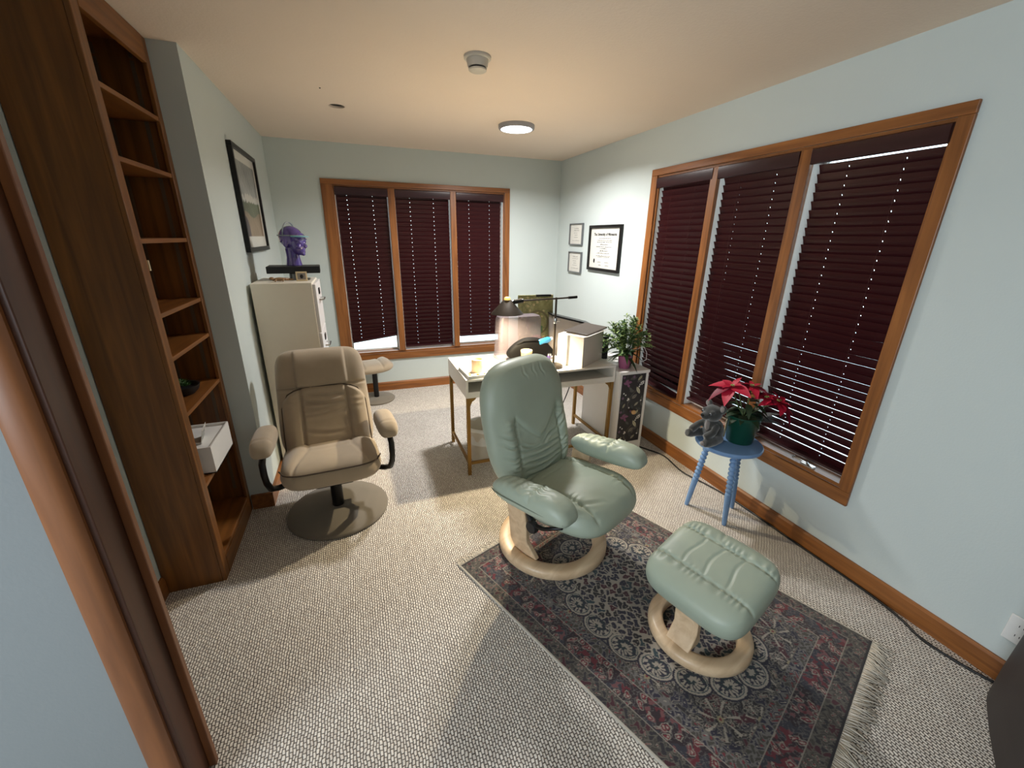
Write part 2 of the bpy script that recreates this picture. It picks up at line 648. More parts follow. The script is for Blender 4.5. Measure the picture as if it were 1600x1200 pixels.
# ------------------------------------------------------------------ windows (structure) and their blinds
def window(name, L, z0, z1, cw, ch, mulls, loc, rz, depth=0.12):
    """local x along the wall, -y into the room; opening x 0..L; cw/ch casing widths; mulls: list of (x0, x1)"""
    r = empty(name, loc, rz, kind='structure')
    MB().box(-cw[0], L + cw[1], -0.016, 0.0, z1, z1 + ch[1]).build('head_casing', M['oakx'], r, bevel=0.003)
    MB().box(-cw[0], L + cw[1], -0.016, 0.0, z0 - ch[0], z0).build('sill_casing', M['oakx'], r, bevel=0.003)
    MB().box(-cw[0], 0, -0.016, 0.0, z0, z1).build('side_casing', M['oak'], r, bevel=0.003)
    MB().box(L, L + cw[1], -0.016, 0.0, z0, z1).build('side_casing', M['oak'], r, bevel=0.003)
    lin_ = 0.014
    for (a, b) in ((0, lin_), (L - lin_, L)):
        MB().box(a, b, 0.0, depth, z0, z1).build('jamb_lining', M['oak'], r)
    MB().box(lin_, L - lin_, 0.0, depth, z1 - lin_, z1).build('jamb_lining', M['oakx'], r)
    MB().box(lin_, L - lin_, 0.0, depth, z0, z0 + 0.02).build('sill', M['oakx'], r)
    for (a, b) in mulls:
        MB().box(a, b, -0.014, depth, z0 + 0.02, z1 - lin_).build('mullion', M['oak'], r, bevel=0.003)
    edges_ = [lin_] + [e for m_ in mulls for e in m_] + [L - lin_]
    for i, x in enumerate(edges_):
        sg = 1 if i % 2 == 0 else -1
        MB().box(min(x, x + sg * 0.003), max(x, x + sg * 0.003), 0.012, depth - 0.036, z0 + 0.021, z1 - lin_ - 0.001).build('added_pale_liner', M['sash'], r)  # pale strips added so the gaps beside the blinds look bright
    edges = [lin_] + [e for m_ in mulls for e in m_] + [L - lin_]
    for i in range(0, len(edges), 2):
        a, b = edges[i], edges[i + 1]
        sw = 0.016
        za, zb = z0 + 0.02, z1 - lin_
        sash = MB()
        sash.box(a, a + sw, depth - 0.035, depth, za, zb)
        sash.box(b - sw, b, depth - 0.035, depth, za, zb)
        sash.box(a + sw, b - sw, depth - 0.035, depth, za, za + sw)
        sash.box(a + sw, b - sw, depth - 0.035, depth, zb - sw, zb)
        so = sash.build('sash', M['sash'], r)
        MB().box(a + sw, b - sw, depth - 0.02, depth - 0.014, za + sw, zb - sw).build('pane', M['glass'], so)
    return r


LB = BW['x1'] - BW['x0']
window('window_1', LB, BW['z0'], BW['z1'], (0.099, 0.058), (0.073, 0.045),
       [(0.499, 0.563), (1.116, 1.176)], (BW['x0'], 0, 0), 0)
LR = RW['y0'] - RW['y1']
window('window_2', LR, RW['z0'], RW['z1'], (0.066, 0.052), (0.075, 0.046),
       [(0.542, 0.600), (1.143, 1.205)], (0, RW['y0'], 0), -PI / 2)


def slat_mesh(L, holes, w=0.050, t=0.0024, crown=0.002):
    """one slightly crowned slat with route holes for the cords; pivot at its centre"""
    xs = [0.0]
    for h in holes:
        xs += [h - 0.0020, h + 0.0020]
    xs += [L]
    ys = [-w / 2, -w * 0.075, w * 0.075, w / 2]
    zc = [0, crown * 0.8, crown * 0.8, 0]
    nx, ny = len(xs), len(ys)
    bm = bmesh.new()
    top = [[bm.verts.new((x, y, zc[j] + t / 2)) for j, y in enumerate(ys)] for x in xs]
    bot = [[bm.verts.new((x, y, zc[j] - t / 2)) for j, y in enumerate(ys)] for x in xs]
    solid = set()
    for i in range(nx - 1):
        for j in range(ny - 1):
            if i % 2 == 1 and j == 1:
                continue
            solid.add((i, j))
    for (i, j) in solid:
        bm.faces.new((top[i][j], top[i + 1][j], top[i + 1][j + 1], top[i][j + 1]))
        bm.faces.new((bot[i][j], bot[i][j + 1], bot[i + 1][j + 1], bot[i + 1][j]))
        for (di, dj, e0, e1) in ((-1, 0, (0, 1), (0, 0)), (1, 0, (1, 0), (1, 1)), (0, -1, (0, 0), (1, 0)), (0, 1, (1, 1), (0, 1))):
            if (i + di, j + dj) not in solid:
                p, q_ = (i + e0[0], j + e0[1]), (i + e1[0], j + e1[1])
                bm.faces.new((top[p[0]][p[1]], bot[p[0]][p[1]], bot[q_[0]][q_[1]], top[q_[0]][q_[1]]))
    me = bpy.data.meshes.new('slat')
    bm.to_mesh(me)
    bm.free()
    me.materials.append(M['slat'])
    return me


def blind(label, L, ztop, zbot, loc, rz, tilt, holes, gap=(0.02, 0.012), val=(0.0, 0.0), valh=0.075, rail_tilt=0.0, pitch=0.0425, off=0.0, stack=None, rail=True):
    """horizontal slatted blind. local x 0..L is the bay; blind plane at y = 0.03 behind the casing"""
    r = empty('window_blind', loc, rz, label, 'blind', 'dark cherry slatted blinds')
    yb = 0.034
    # valance with short end returns
    v = MB()
    v.prism([(-0.006, ztop), (-0.018, ztop - 0.006), (-0.019, ztop - 0.03), (-0.014, ztop - valh + 0.004), (-0.006, ztop - valh), (0.0, ztop - valh + 0.006), (0.0, ztop)],
            -val[0] + 0.002, L + val[1] - 0.002, 'yzx')
    v.build('valance', M['valance'], r, smooth=40)
    MB().box(gap[0], L - gap[1], yb - 0.022, yb + 0.022, ztop - 0.034, ztop - 0.006).build('headrail', M['valance'], r)
    Ls = L - gap[0] - gap[1]
    me = slat_mesh(Ls, [h - gap[0] for h in holes])
    z = ztop - 0.072 - off
    k = 0
    zs = []
    while z > zbot + 0.035:
        zs.append(z)
        z -= pitch
    n = len(zs)
    for k, z in enumerate(zs):
        o = bpy.data.objects.new('slat', me)
        COL.objects.link(o)
        o.parent = r
        f = k / max(1, n - 1)
        dz = 0.0
        ry = 0.0
        if rail_tilt and f > 0.93:
            ry = rail_tilt * (f - 0.93) / 0.07
        o.location = (gap[0], yb + rnd.uniform(-0.001, 0.001), z + dz)
        o.rotation_euler = (-math.radians(tilt(f)) + rnd.uniform(-0.004, 0.004), ry + rnd.uniform(-0.0015, 0.0015), 0)
    zl = zs[-1] - 0.03
    if rail:
        ro = MB().box(0, Ls, -0.024, 0.024, -0.008, 0.008).build('bottom_rail', M['valance'], r, bevel=0.003)
        ro.location = (gap[0], yb, zl)
        ro.rotation_euler = (math.radians(10), rail_tilt, 0)
    c = MB()
    for h in holes:
        for dy in (-0.027, 0.027):
            c.tube([(h + 0.008, yb + dy, ztop - 0.06), (h + 0.008, yb + dy, zl)], 0.0006, 4)
    c.build('ladder_cord', M['cordm'], r)
    return r


# back window bays (local x from the left edge of the opening)
bloc = (BW['x0'], 0, 0)
def bay(loc, rz, x):
    if rz == 0:
        return (loc[0] + x, loc[1], loc[2])
    return (loc[0], loc[1] - x, loc[2])

blind('cherry slatted blind in left bay of back window, bottom slats askew over a gap', 0.485, 2.074, 0.535, bay(bloc, 0, 0.014), 0,
      lambda f: 75, (0.105, 0.34), (0.012, 0.01), rail_tilt=-0.12)
blind('cherry slatted blind in middle bay of back window, lowered to the sill', 0.553, 2.074, 0.452, bay(bloc, 0, 0.563), 0,
      lambda f: 68, (0.148, 0.385), (0.008, 0.012))
blind('cherry slatted blind in right bay of back window, behind the desk lamp', 0.52, 2.074, 0.545, bay(bloc, 0, 1.176), 0,
      lambda f: 75, (0.147, 0.373), (0.01, 0.022))
rloc = (0, RW['y0'], 0)
rt = lambda a, s: (lambda f: a)
blind('dark cherry slatted blind in far bay of right window, behind the leafy green plants', 0.528, 2.085, 0.475, bay(rloc, 1, 0.014), -PI / 2,
      rt(66.5, 0), (0.134, 0.366), (0.012, 0.008), val=(0.01, 0.018), rail_tilt=0.09)
blind('dark cherry slatted blind in middle bay of right window, above the poinsettia', 0.543, 2.085, 0.475, bay(rloc, 1, 0.600), -PI / 2,
      rt(67, 0), (0.152, 0.387), (0.020, 0.008), val=(0.0, 0.0), off=0.020)
blind('cherry slatted blind in near bay of right window, with the widest light gaps', 0.545, 2.085, 0.49, bay(rloc, 1, 1.205), -PI / 2,
      rt(66.5, 0), (0.166, 0.40), (0.024, 0.004), val=(0.0, 0.008), off=0.028)

# crank handle on the sill of the right window
cr = empty('window_crank', (-0.004, -3.28, 0.472), -PI / 2, 'silver folding window crank at the bottom of the right window', 'window crank')
MB().box(-0.05, 0.02, 0.0, 0.03, -0.012, 0.002).build('crank_cover', M['chrome'], cr, bevel=0.003)
MB().tube([(0.0, 0.005, 0.0), (-0.012, -0.012, 0.022), (-0.075, -0.014, 0.024), (-0.085, -0.018, 0.018)], 0.007, 8).build('crank_arm', M['chrome'], cr, smooth=True)


# ------------------------------------------------------------------ soft upholstery
def bump_line(d, w, a):
    return a * np.exp(-(d / w) ** 2)


def cushion(name, w, d, t, detail=None, place=None, mat=None, parent=None, nu=48, nv=48, n=4.5, q=5.0, bottom=1.0, edge=0.5):
    """upholstered pad: superellipse outline w x d, thickness t; detail(x, y) lifts the top; place(x, y, z) bends it into position"""
    su = np.sin(np.linspace(-1, 1, nu) * PI / 2 * 0.98) / math.sin(PI / 2 * 0.98)
    sv = np.sin(np.linspace(-1, 1, nv) * PI / 2 * 0.98) / math.sin(PI / 2 * 0.98)
    su = 0.55 * su + 0.45 * np.linspace(-1, 1, nu)
    sv = 0.55 * sv + 0.45 * np.linspace(-1, 1, nv)
    U, V = np.meshgrid(su, sv, indexing='ij')
    m = np.maximum(np.abs(U), np.abs(V))
    g = np.where(m > 1e-6, m / np.maximum((np.abs(U) ** n + np.abs(V) ** n) ** (1 / n), 1e-9), 1.0)
    x, y = w / 2 * U * g, d / 2 * V * g
    e = np.clip(1 - m ** q, 0, 1) ** edge
    top = t / 2 * e + (detail(x, y) * np.clip(e * 1.6, 0, 1) if detail else 0)
    bot = -t / 2 * e * bottom
    verts, faces = [], []
    idt = np.arange(nu * nv).reshape(nu, nv)
    idb = np.full((nu, nv), -1)
    P = np.stack([x, y, top], -1).reshape(-1, 3)
    inner = (m < 1 - 1e-9)
    Bp = np.stack([x, y, bot], -1)[inner]
    idb[inner] = np.arange(len(Bp)) + nu * nv
    idb[~inner] = idt[~inner]
    A = np.concatenate([P, Bp])
    if place:
        A = np.stack(place(A[:, 0], A[:, 1], A[:, 2]), -1)
    f1 = np.stack([idt[:-1, :-1], idt[1:, :-1], idt[1:, 1:], idt[:-1, 1:]], -1).reshape(-1, 4)
    f2 = np.stack([idb[:-1, :-1], idb[:-1, 1:], idb[1:, 1:], idb[1:, :-1]], -1).reshape(-1, 4)
    me = bpy.data.meshes.new(name)
    me.from_pydata(A.tolist(), [], f1.tolist() + f2.tolist())
    me.validate()
    bm = bmesh.new()
    bm.from_mesh(me)
    bmesh.ops.recalc_face_normals(bm, faces=bm.faces)
    bm.to_mesh(me)
    bm.free()
    o = link_mesh(name, me, mat, parent)
    set_smooth(o)
    return o


def wig(x, y, sx, sy, seed):
    """cheap smooth noise for folds"""
    r = np.random.RandomState(seed)
    out = 0
    for i in range(5):
        a, b, c = r.uniform(-1, 1, 3)
        out = out + np.sin(x * sx * a * 2 + y * sy * b * 2 + 6.28 * c)
    return out / 5


def folds(x, y, lines, amp, wid):
    """sharp creases: lines = (x0, y0, x1, y1, strength)"""
    out = 0
    for (x0, y0, x1, y1, s_) in lines:
        L = math.hypot(x1 - x0, y1 - y0)
        ux, uy = (x1 - x0) / L, (y1 - y0) / L
        t = (x - x0) * ux + (y - y0) * uy
        sag = 0.012 * np.sin(np.clip(t / L, 0, 1) * PI)
        d = -(x - x0) * uy + (y - y0) * ux + sag
        f = np.exp(-(np.clip(-t, 0, 9) ** 2 + np.clip(t - L, 0, 9) ** 2) / 0.02 ** 2)
        tap = 0.35 + 0.65 * np.sin(np.clip(t / L, 0.02, 0.98) * PI)
        out = out + amp * s_ * f * tap * (-np.exp(-(d / wid) ** 2) + 0.55 * np.exp(-((d - 1.7 * wid) / (1.3 * wid)) ** 2) + 0.3 * np.exp(-((d + 1.7 * wid) / (1.3 * wid)) ** 2))
    return out


def recline(y0, z0, a0, a1, L, sgn=1):
    """place() for a backrest: local x across, local y = height along the back (-L/2..L/2), local z = thickness to the front (-y)"""
    k = 200
    ss = np.linspace(0, 1, k)
    ang = np.radians(a0 + (a1 - a0) * ss)
    yy = np.concatenate([[0], np.cumsum(np.sin(ang[:-1]) * L / (k - 1))])
    zz = np.concatenate([[0], np.cumsum(np.cos(ang[:-1]) * L / (k - 1))])

    def f(x, y, z):
        s = np.clip(y / L + 0.5, 0, 1)
        a = np.interp(s, ss, ang)
        cy = y0 + np.interp(s, ss, yy)
        cz = z0 + np.interp(s, ss, zz)
        return (x, cy - z * np.cos(a), cz + z * np.sin(a))
    return f


def tilt_place(x0, y0, z0, deg, curve=0.0):
    """flat pad raised at its front (-y) by deg, front edge rolling down by curve"""
    a = math.radians(deg)

    def f(x, y, z):
        zz = z - curve * np.clip((-y) / 0.28, 0, 2) ** 3
        return (x + x0, y0 + y * math.cos(a) + zz * math.sin(a), z0 - y * math.sin(a) + zz * math.cos(a))
    return f


# ------------------------------------------------------------------ sage leather recliner
TH = math.radians(25.5)
gc = empty('recliner_chair', (-1.345, -2.865, 0.0), TH,
           'sage green leather reclining armchair on a round pale wooden ring base, standing on the rug', 'armchair')
RING = [(0.226, 0.0), (0.296, 0.0), (0.302, 0.008), (0.302, 0.034), (0.294, 0.048), (0.28, 0.053), (0.245, 0.053), (0.232, 0.048), (0.226, 0.036)]
MB().lathe(RING, 72, T(0, 0, 0.012), closed=True).build('ring_base', M['beech'], gc, smooth=50)
for sx in (-1, 1):
    p = MB()
    out = [(-0.060, 0.47), (-0.064, 0.28), (-0.052, 0.20), (-0.050, 0.15), (-0.094, 0.09), (-0.108, 0.064), (-0.03, 0.056), (0.05, 0.064), (0.070, 0.12), (0.066, 0.2), (0.062, 0.30), (0.060, 0.47)]
    Ms = Matrix(((1, 0, sx * 0.165, sx * 0.205), (0, 1, 0, 0.03), (0, 0, 1, 0), (0, 0, 0, 1)))
    p.prism(out, -0.014, 0.014, 'yzx', Ms)
    po = p.build('post', M['beech'], gc, bevel=0.005, smooth=40)
mech = MB()
mech.box(-0.232, 0.232, -0.01, 0.08, 0.235, 0.27)
mech.box(-0.12, 0.12, -0.16, 0.14, 0.262, 0.282)
mech.build('tilt_mechanism', M['black'], gc, bevel=0.004)
for sx in (-1, 1):
    MB().lathe([(0.0, 0), (0.03, 0), (0.034, 0.006), (0.034, 0.024), (0.028, 0.032), (0.0, 0.034)], 20, T(sx * 0.250, -0.075, 0.295) @ rot('Y', sx * 90)).build('knob', M['blackpl'], gc, smooth=40)
    MB().tube([(sx * 0.255, -0.04, 0.42), (sx * 0.258, -0.045, 0.35), (sx * 0.262, -0.07, 0.30), (sx * 0.268, -0.15, 0.325), (sx * 0.275, -0.26, 0.395)], [0.014, 0.017, 0.017, 0.010, 0.008], 8).build('side_bar', M['black'], gc, smooth=True)


def seat_detail(x, y):
    h = 0.014 * np.cos(np.clip(x / 0.27, -1, 1) * PI / 2)
    for sx in (-1, 1):
        seam = x - sx * (0.165 + 0.02 * (y + 0.1))
        h = h + bump_line(seam, 0.010, -0.012)
        h = h + bump_line(seam - sx * 0.045, 0.035, 0.012)
        h = h + 0.0035 * np.exp(-(seam / 0.03) ** 2) * np.sin(y * 130 + 3 * np.sin(y * 40 + sx))
    h = h + 0.003 * wig(x, y, 14, 14, 3) + 0.0015 * wig(x, y, 50, 40, 8)
    h = h + folds(x, y, [(-0.2, 0.16, 0.2, 0.19, 1.0), (-0.13, 0.10, 0.12, 0.12, 0.5), (-0.18, -0.16, -0.06, -0.24, 0.7), (-0.24, -0.12, -0.19, -0.24, 0.9), (0.10, -0.2, 0.2, -0.16, 0.5)], 0.006, 0.009)
    return h


cushion('seat', 0.55, 0.61, 0.18, seat_detail, tilt_place(0.030, -0.085, 0.355, 6.0, 0.022), M['leather'], gc, 120, 120, n=3.6, q=4.0)

Lb = 0.69


def back_detail(x, y):
    s = y / Lb + 0.5
    h = 0.0
    # smooth yoke over the upper half, its lower edge sweeping down between the side bolsters
    hx_ = 0.205 - 0.05 * np.clip((s - 0.45) / 0.2, 0, 1)
    yoke = -0.04 - 0.10 * np.clip(1 - (np.abs(x) / 0.15) ** 2, 0, 1) * 0.6 + 0.10 * (np.abs(x) / 0.2)
    low = 1 / (1 + np.exp((y - yoke) / 0.012))
    for sx in (-1, 1):
        seam = x - sx * (0.165 + 0.02 * (0.45 - s))
        h = h + low * (bump_line(seam, 0.010, -0.012) + bump_line(seam - sx * 0.045, 0.036, 0.016))
        h = h + low * 0.003 * np.exp(-((seam - sx * 0.03) / 0.03) ** 2) * np.sin(y * 120 + 4 * np.sin(y * 31))
    h = h + (1 - low) * 0.018 * np.exp(-(np.abs(x) / 0.3) ** 4) + bump_line(y - yoke, 0.010, -0.006) * (np.abs(x) < 0.17)
    cr = [(-0.15, -0.14, 0.15, -0.16, 1.0), (-0.14, -0.18, 0.13, -0.19, 0.9), (-0.13, -0.215, 0.14, -0.225, 1.0), (-0.12, -0.255, 0.12, -0.25, 0.8), (-0.12, -0.29, 0.10, -0.285, 1.0), (-0.14, -0.105, -0.02, -0.145, 0.9), (0.15, -0.10, 0.03, -0.14, 0.8), (-0.12, -0.325, 0.12, -0.32, 0.9),
          (-0.25, -0.02, -0.17, -0.05, 0.9), (-0.25, -0.07, -0.18, -0.10, 0.9), (-0.25, -0.14, -0.18, -0.16, 0.7), (0.25, -0.05, 0.18, -0.10, 0.9), (0.25, 0.0, 0.15, -0.09, 1.1), (0.25, -0.16, 0.18, -0.19, 0.8), (-0.24, -0.22, -0.17, -0.23, 0.7), (0.25, -0.23, 0.18, -0.25, 0.8),
          (-0.05, 0.30, -0.04, 0.25, 0.3), (0.03, 0.30, 0.03, 0.25, 0.3), (0.09, 0.30, 0.10, 0.24, 0.3)]
    h = h + folds(x, y, cr, 0.013, 0.007)
    h = h + 0.004 * wig(x, y, 12, 14, 5) + 0.0014 * wig(x, y, 45, 60, 9) * low
    return h


def gback(x, y, z):
    s = y / Lb + 0.5
    x2 = 0.012 + x * (1.0 - 0.06 * np.clip((s - 0.55) / 0.45, 0, 1) ** 1.5 - 0.04 * np.clip((0.35 - s) / 0.35, 0, 1))
    return recline(0.13, 0.365, 20, 10, Lb)(x2, y, z)


cushion('backrest', 0.60, Lb, 0.16, back_detail, gback, M['leather'], gc, 150, 210, n=3.8, q=5.0)


def arm_detail(x, y):
    h = bump_line(y + 0.03, 0.008, -0.010)
    h = h + np.where(y < -0.03, 0.010, 0.0) * np.exp(-(np.abs(x) / 0.06) ** 4)
    h = h + 0.004 * np.exp(-((y + 0.03) / 0.06) ** 2) * np.sin(x * 190 + 2 * np.sin(y * 70))
    h = h + 0.0035 * np.exp(-(((y - 0.1)) / 0.1) ** 2) * np.sin(y * 150 + 14 * x) * np.exp(-((x + 0.0) / 0.06) ** 2)
    h = h + 0.002 * wig(x, y, 25, 25, 4)
    return h


for sx in (-1, 1):
    def aplace(x, y, z, sx=sx):
        yy = y
        zz = z - 0.03 * np.clip(-(y + 0.12) / 0.14, 0, 1) ** 2
        return (x * (1 - 0.12 * np.clip(y / 0.25, -1, 1)) + (-0.345 if sx < 0 else 0.30), yy - (0.135 if sx < 0 else 0.12), zz + 0.527 - 0.08 * (y + 0.0))
    cushion('armrest', 0.140, 0.46, 0.115, arm_detail, aplace, M['leather'], gc, 40, 72, n=3.8, q=3.4)
    # seam piping round the outside of the arm
    pts = []
    for k in range(15):
        y = 0.215 - 0.43 * k / 14
        px, py, pz = aplace(np.array([0.0]), np.array([y]), np.array([0.0]))
        wdt = 0.070 * (1 - min(1, abs(y) / 0.231) ** 3.8) ** (1 / 3.8) + 0.001
        pts.append((float(px[0]) + sx * wdt, float(py[0]), float(pz[0]) - 0.004))
    MB().tube(pts, 0.003, 6).build('seam', M['piping'], gc, smooth=True)

# ------------------------------------------------------------------ matching footstool
fa = math.atan2(0.28, 0.96)
fs_ = empty('footstool', (-0.985, -3.605, 0.0), fa, 'sage green leather footstool with tilted top on a small pale wooden ring', 'footstool')
RINGS = [(0.150, 0.0), (0.208, 0.0), (0.213, 0.008), (0.213, 0.032), (0.206, 0.043), (0.194, 0.047), (0.166, 0.047), (0.155, 0.043), (0.150, 0.034)]
MB().lathe(RINGS, 64, T(0, 0, 0.012), closed=True).build('ring_base', M['beech'], fs_, smooth=50)
for sx in (-1, 1):
    p = MB()
    p.prism([(sx * 0.175, 0.056), (sx * 0.10, 0.056), (sx * 0.085, 0.075), (sx * 0.098, 0.11), (sx * 0.115, 0.27 + 0.03 * sx), (sx * 0.140, 0.27 + 0.03 * sx), (sx * 0.128, 0.12), (sx * 0.15, 0.085)], -0.052, 0.052, 'xzy')
    p.build('post', M['beech'], fs_, bevel=0.004, smooth=40)


def foot_detail(x, y):
    h = 0.010 * np.cos(np.clip(x / 0.24, -1, 1) * PI / 2)
    for sx in (-1, 1):
        seam = x - (0.02 + sx * 0.092)
        h = h + bump_line(seam, 0.007, -0.009) + bump_line(seam - sx * 0.05, 0.04, 0.008)
        h = h + 0.003 * np.exp(-((seam - sx * 0.012) / 0.022) ** 2) * np.sin(y * 210 + 3 * np.sin(y * 37 + sx))
    mid = 1 / (1 + np.exp((np.abs(x - 0.02) - 0.085) / 0.004))
    for k, yk in enumerate((-0.09, 0.0, 0.085)):
        h = h + mid * bump_line(y - yk - 0.008 * np.sin(x * 30 + k), 0.006, -0.0055)
    side = 1 / (1 + np.exp(-(np.abs(x - 0.02) - 0.10) / 0.004))
    h = h + side * (x > 0) * bump_line(y - 0.02 - 0.2 * (x - 0.1), 0.008, -0.006)
    h = h + 0.0022 * wig(x, y, 25, 25, 11)
    return h


def foot_place(x, y, z):
    a = math.radians(15)
    zz = z
    return (x * math.cos(a) - zz * math.sin(a) + 0.0, y, 0.325 + x * math.sin(a) + zz * math.cos(a))


cushion('cushion', 0.41, 0.43, 0.125, foot_detail, foot_place, M['leather'], fs_, 120, 120, n=4.6, q=8.0, edge=0.42)
a15 = math.radians(15)
MB().box(-0.15, 0.15, -0.13, 0.13, -0.085, -0.06, T(0, 0, 0.335) @ Matrix.Rotation(-a15, 4, 'Y')).build('underframe', M['black'], fs_)

# ------------------------------------------------------------------ taupe swivel armchair
tc_ = empty('swivel_armchair', (-2.492, -2.15, 0.0), math.radians(4), 'taupe microfibre swivel armchair with black arm frames, beside the bookcase', 'armchair')
MB().lathe([(0.0, 0.0), (0.290, 0.0), (0.297, 0.006), (0.297, 0.016), (0.286, 0.026), (0.2, 0.034), (0.06, 0.046), (0.0, 0.046)], 72).build('disc_base', M['tandisc'], tc_, smooth=50)
col_ = MB()
col_.lathe([(0.034, 0.04), (0.034, 0.19), (0.05, 0.20), (0.05, 0.23), (0.0, 0.231)], 24)
col_.box(-0.10, 0.10, -0.09, 0.10, 0.228, 0.255)
col_.box(-0.27, 0.27, -0.02, 0.045, 0.24, 0.262)
col_.build('column', M['black'], tc_, smooth=40)


def tseat(x, y):
    h = 0.010 * np.cos(np.clip(x / 0.27, -1, 1) * PI / 2)
    for sx in (-1, 1):
        seam = x - sx * (0.155 + 0.05 * np.clip((-y - 0.1) / 0.15, -0.6, 1))
        h = h + bump_line(seam, 0.009, -0.008) + bump_line(seam - sx * 0.05, 0.045, 0.012)
    h = h + 0.004 * wig(x, y, 12, 12, 2) + folds(x, y, [(-0.12, 0.1, 0.1, 0.12, 0.6), (-0.1, -0.02, 0.14, 0.0, 0.4)], 0.004, 0.015)
    return h


cushion('seat', 0.545, 0.53, 0.15, tseat, tilt_place(0.0, 0.02, 0.352, 5.0, 0.012), M['tan'], tc_, 64, 64, n=5.0, q=7.0)
pts = []
pl_ = tilt_place(0.0, 0.02, 0.352, 5.0, 0.012)
for k in range(25):
    u = -0.268 + 0.536 * k / 24
    yy = -0.266 * (max(0.0, 1 - abs(u / 0.2735) ** 5)) ** (1 / 5.0) * 0.975
    px, py, pz = pl_(np.array([u]), np.array([yy]), np.array([0.047]))
    pts.append((float(px[0]), float(py[0]), float(pz[0])))
MB().tube(pts, 0.0045, 6).build('piping', M['tanpipe'], tc_, smooth=True)

LT = 0.66


def tback(x, y):
    s = y / LT + 0.5
    h = 0.0
    head = y > 0.08
    low = 1 / (1 + np.exp((y - 0.095) / 0.006))
    # head pillow
    hw = 0.155
    hp = 1 / (1 + np.exp((np.abs(x + 0.0) - hw) / 0.005)) * (1 - low)
    h = h + hp * (0.020 * np.exp(-((y - 0.2) / 0.13) ** 4))
    h = h + (1 - low) * bump_line(np.abs(x) - hw, 0.007, -0.006)
    h = h + bump_line(y - 0.095, 0.008, -0.012)
    # lower panel and bolsters inside an arch
    arch = 0.245 - 0.12 * np.clip((y + 0.02) / 0.11, 0, 1) ** 2.5
    ins = 1 / (1 + np.exp((np.abs(x) - arch) / 0.005)) * low
    h = h + ins * 0.014
    h = h + low * bump_line(np.abs(x) - arch, 0.006, -0.006)
    for sx in (-1, 1):
        seam = x - sx * 0.135
        h = h + ins * (bump_line(seam, 0.009, -0.016) + bump_line(seam - sx * 0.055, 0.04, 0.014))
        h = h + ins * 0.0026 * np.exp(-((seam - sx * 0.05) / 0.05) ** 2) * np.sin(y * 95 + 3 * np.sin(y * 33 + sx)) * np.clip((y + 0.15) / 0.15, 0, 1)
    cr = [(-0.13, 0.05, 0.12, 0.04, 0.9), (-0.12, 0.0, 0.12, -0.01, 1.0), (-0.13, -0.05, 0.05, -0.03, 0.8), (-0.12, -0.09, 0.12, -0.06, 0.7), (-0.13, 0.02, -0.03, 0.0, 0.7), (0.13, 0.02, 0.02, 0.015, 0.6), (-0.11, -0.18, 0.11, -0.20, 0.5)]
    h = h + low * folds(x, y, cr, 0.010, 0.012)
    h = h + 0.003 * wig(x, y, 14, 14, 12)
    return h


def tbp(x, y, z):
    s = y / LT + 0.5
    x2 = x * (1.02 - 0.10 * np.clip(s, 0, 1) + 0.02 * np.clip((s - 0.8) / 0.2, 0, 1))
    return recline(0.16, 0.335, 17, 15, LT)(x2, y, z)


cushion('backrest', 0.545, LT, 0.135, tback, tbp, M['tan'], tc_, 130, 160, n=6.0, q=8.0)
pts = []
for k in range(41):
    if k <= 14:
        x, y = -0.245, -0.30 + 0.28 * k / 14
    elif k < 27:
        t_ = (k - 14) / 13 * 2 - 1
        x = 0.245 * t_
        y = -0.02 + 0.115 * (1 - abs(t_) ** 4) ** 0.5
        y = min(y, 0.1)
    else:
        x, y = 0.245, -0.02 - 0.28 * (k - 27) / 13
    px, py, pz = tbp(np.array([x]), np.array([y]), np.array([0.0625 * max(0.0, 1 - max(abs(x) / 0.2725, abs(y) / 0.33) ** 8) ** 0.5 + 0.006]))
    pts.append((float(px[0]), float(py[0]), float(pz[0])))
MB().tube(pts, 0.004, 6).build('piping', M['tanpipe'], tc_, smooth=True)


def tarm_detail(x, y):
    return 0.006 * np.exp(-(x / 0.05) ** 2) + 0.002 * wig(x, y, 20, 20, 6) + bump_line(y + 0.1, 0.008, -0.003)


for sx in (-1, 1):
    def tap(x, y, z, sx=sx):
        return (x + sx * 0.325 - sx * 0.03 * y, y - 0.02, z + 0.555 - 0.06 * y - 0.02 * np.clip(-(y + 0.08) / 0.08, 0, 1) ** 2)
    cushion('arm_pad', 0.118, 0.33, 0.105, tarm_detail, tap, M['tan'], tc_, 36, 48, n=4.0, q=3.5)
    fr = [(sx * 0.318, 0.12, 0.50), (sx * 0.330, -0.02, 0.515), (sx * 0.332, -0.11, 0.51), (sx * 0.335, -0.155, 0.48), (sx * 0.335, -0.16, 0.42), (sx * 0.333, -0.145, 0.36), (sx * 0.325, -0.10, 0.295), (sx * 0.30, -0.04, 0.258), (sx * 0.25, 0.0, 0.25)]
    MB().tube(fr, 0.017, 10).build('arm_frame', M['black'], tc_, smooth=True)

# its footstool, by the back window
t2 = empty('footstool', (-2.165, -0.26, 0.0), math.radians(10), 'taupe footstool on a round covered base, below the left bay of the back window', 'footstool')
MB().lathe([(0.0, 0.0), (0.178, 0.0), (0.184, 0.006), (0.184, 0.014), (0.176, 0.022), (0.05, 0.034), (0.0, 0.034)], 56).build('disc_base', M['tandisc'], t2, smooth=50)
MB().lathe([(0.026, 0.03), (0.026, 0.30), (0.08, 0.31), (0.08, 0.325), (0.0, 0.326)], 20).build('column', M['black'], t2, smooth=40)


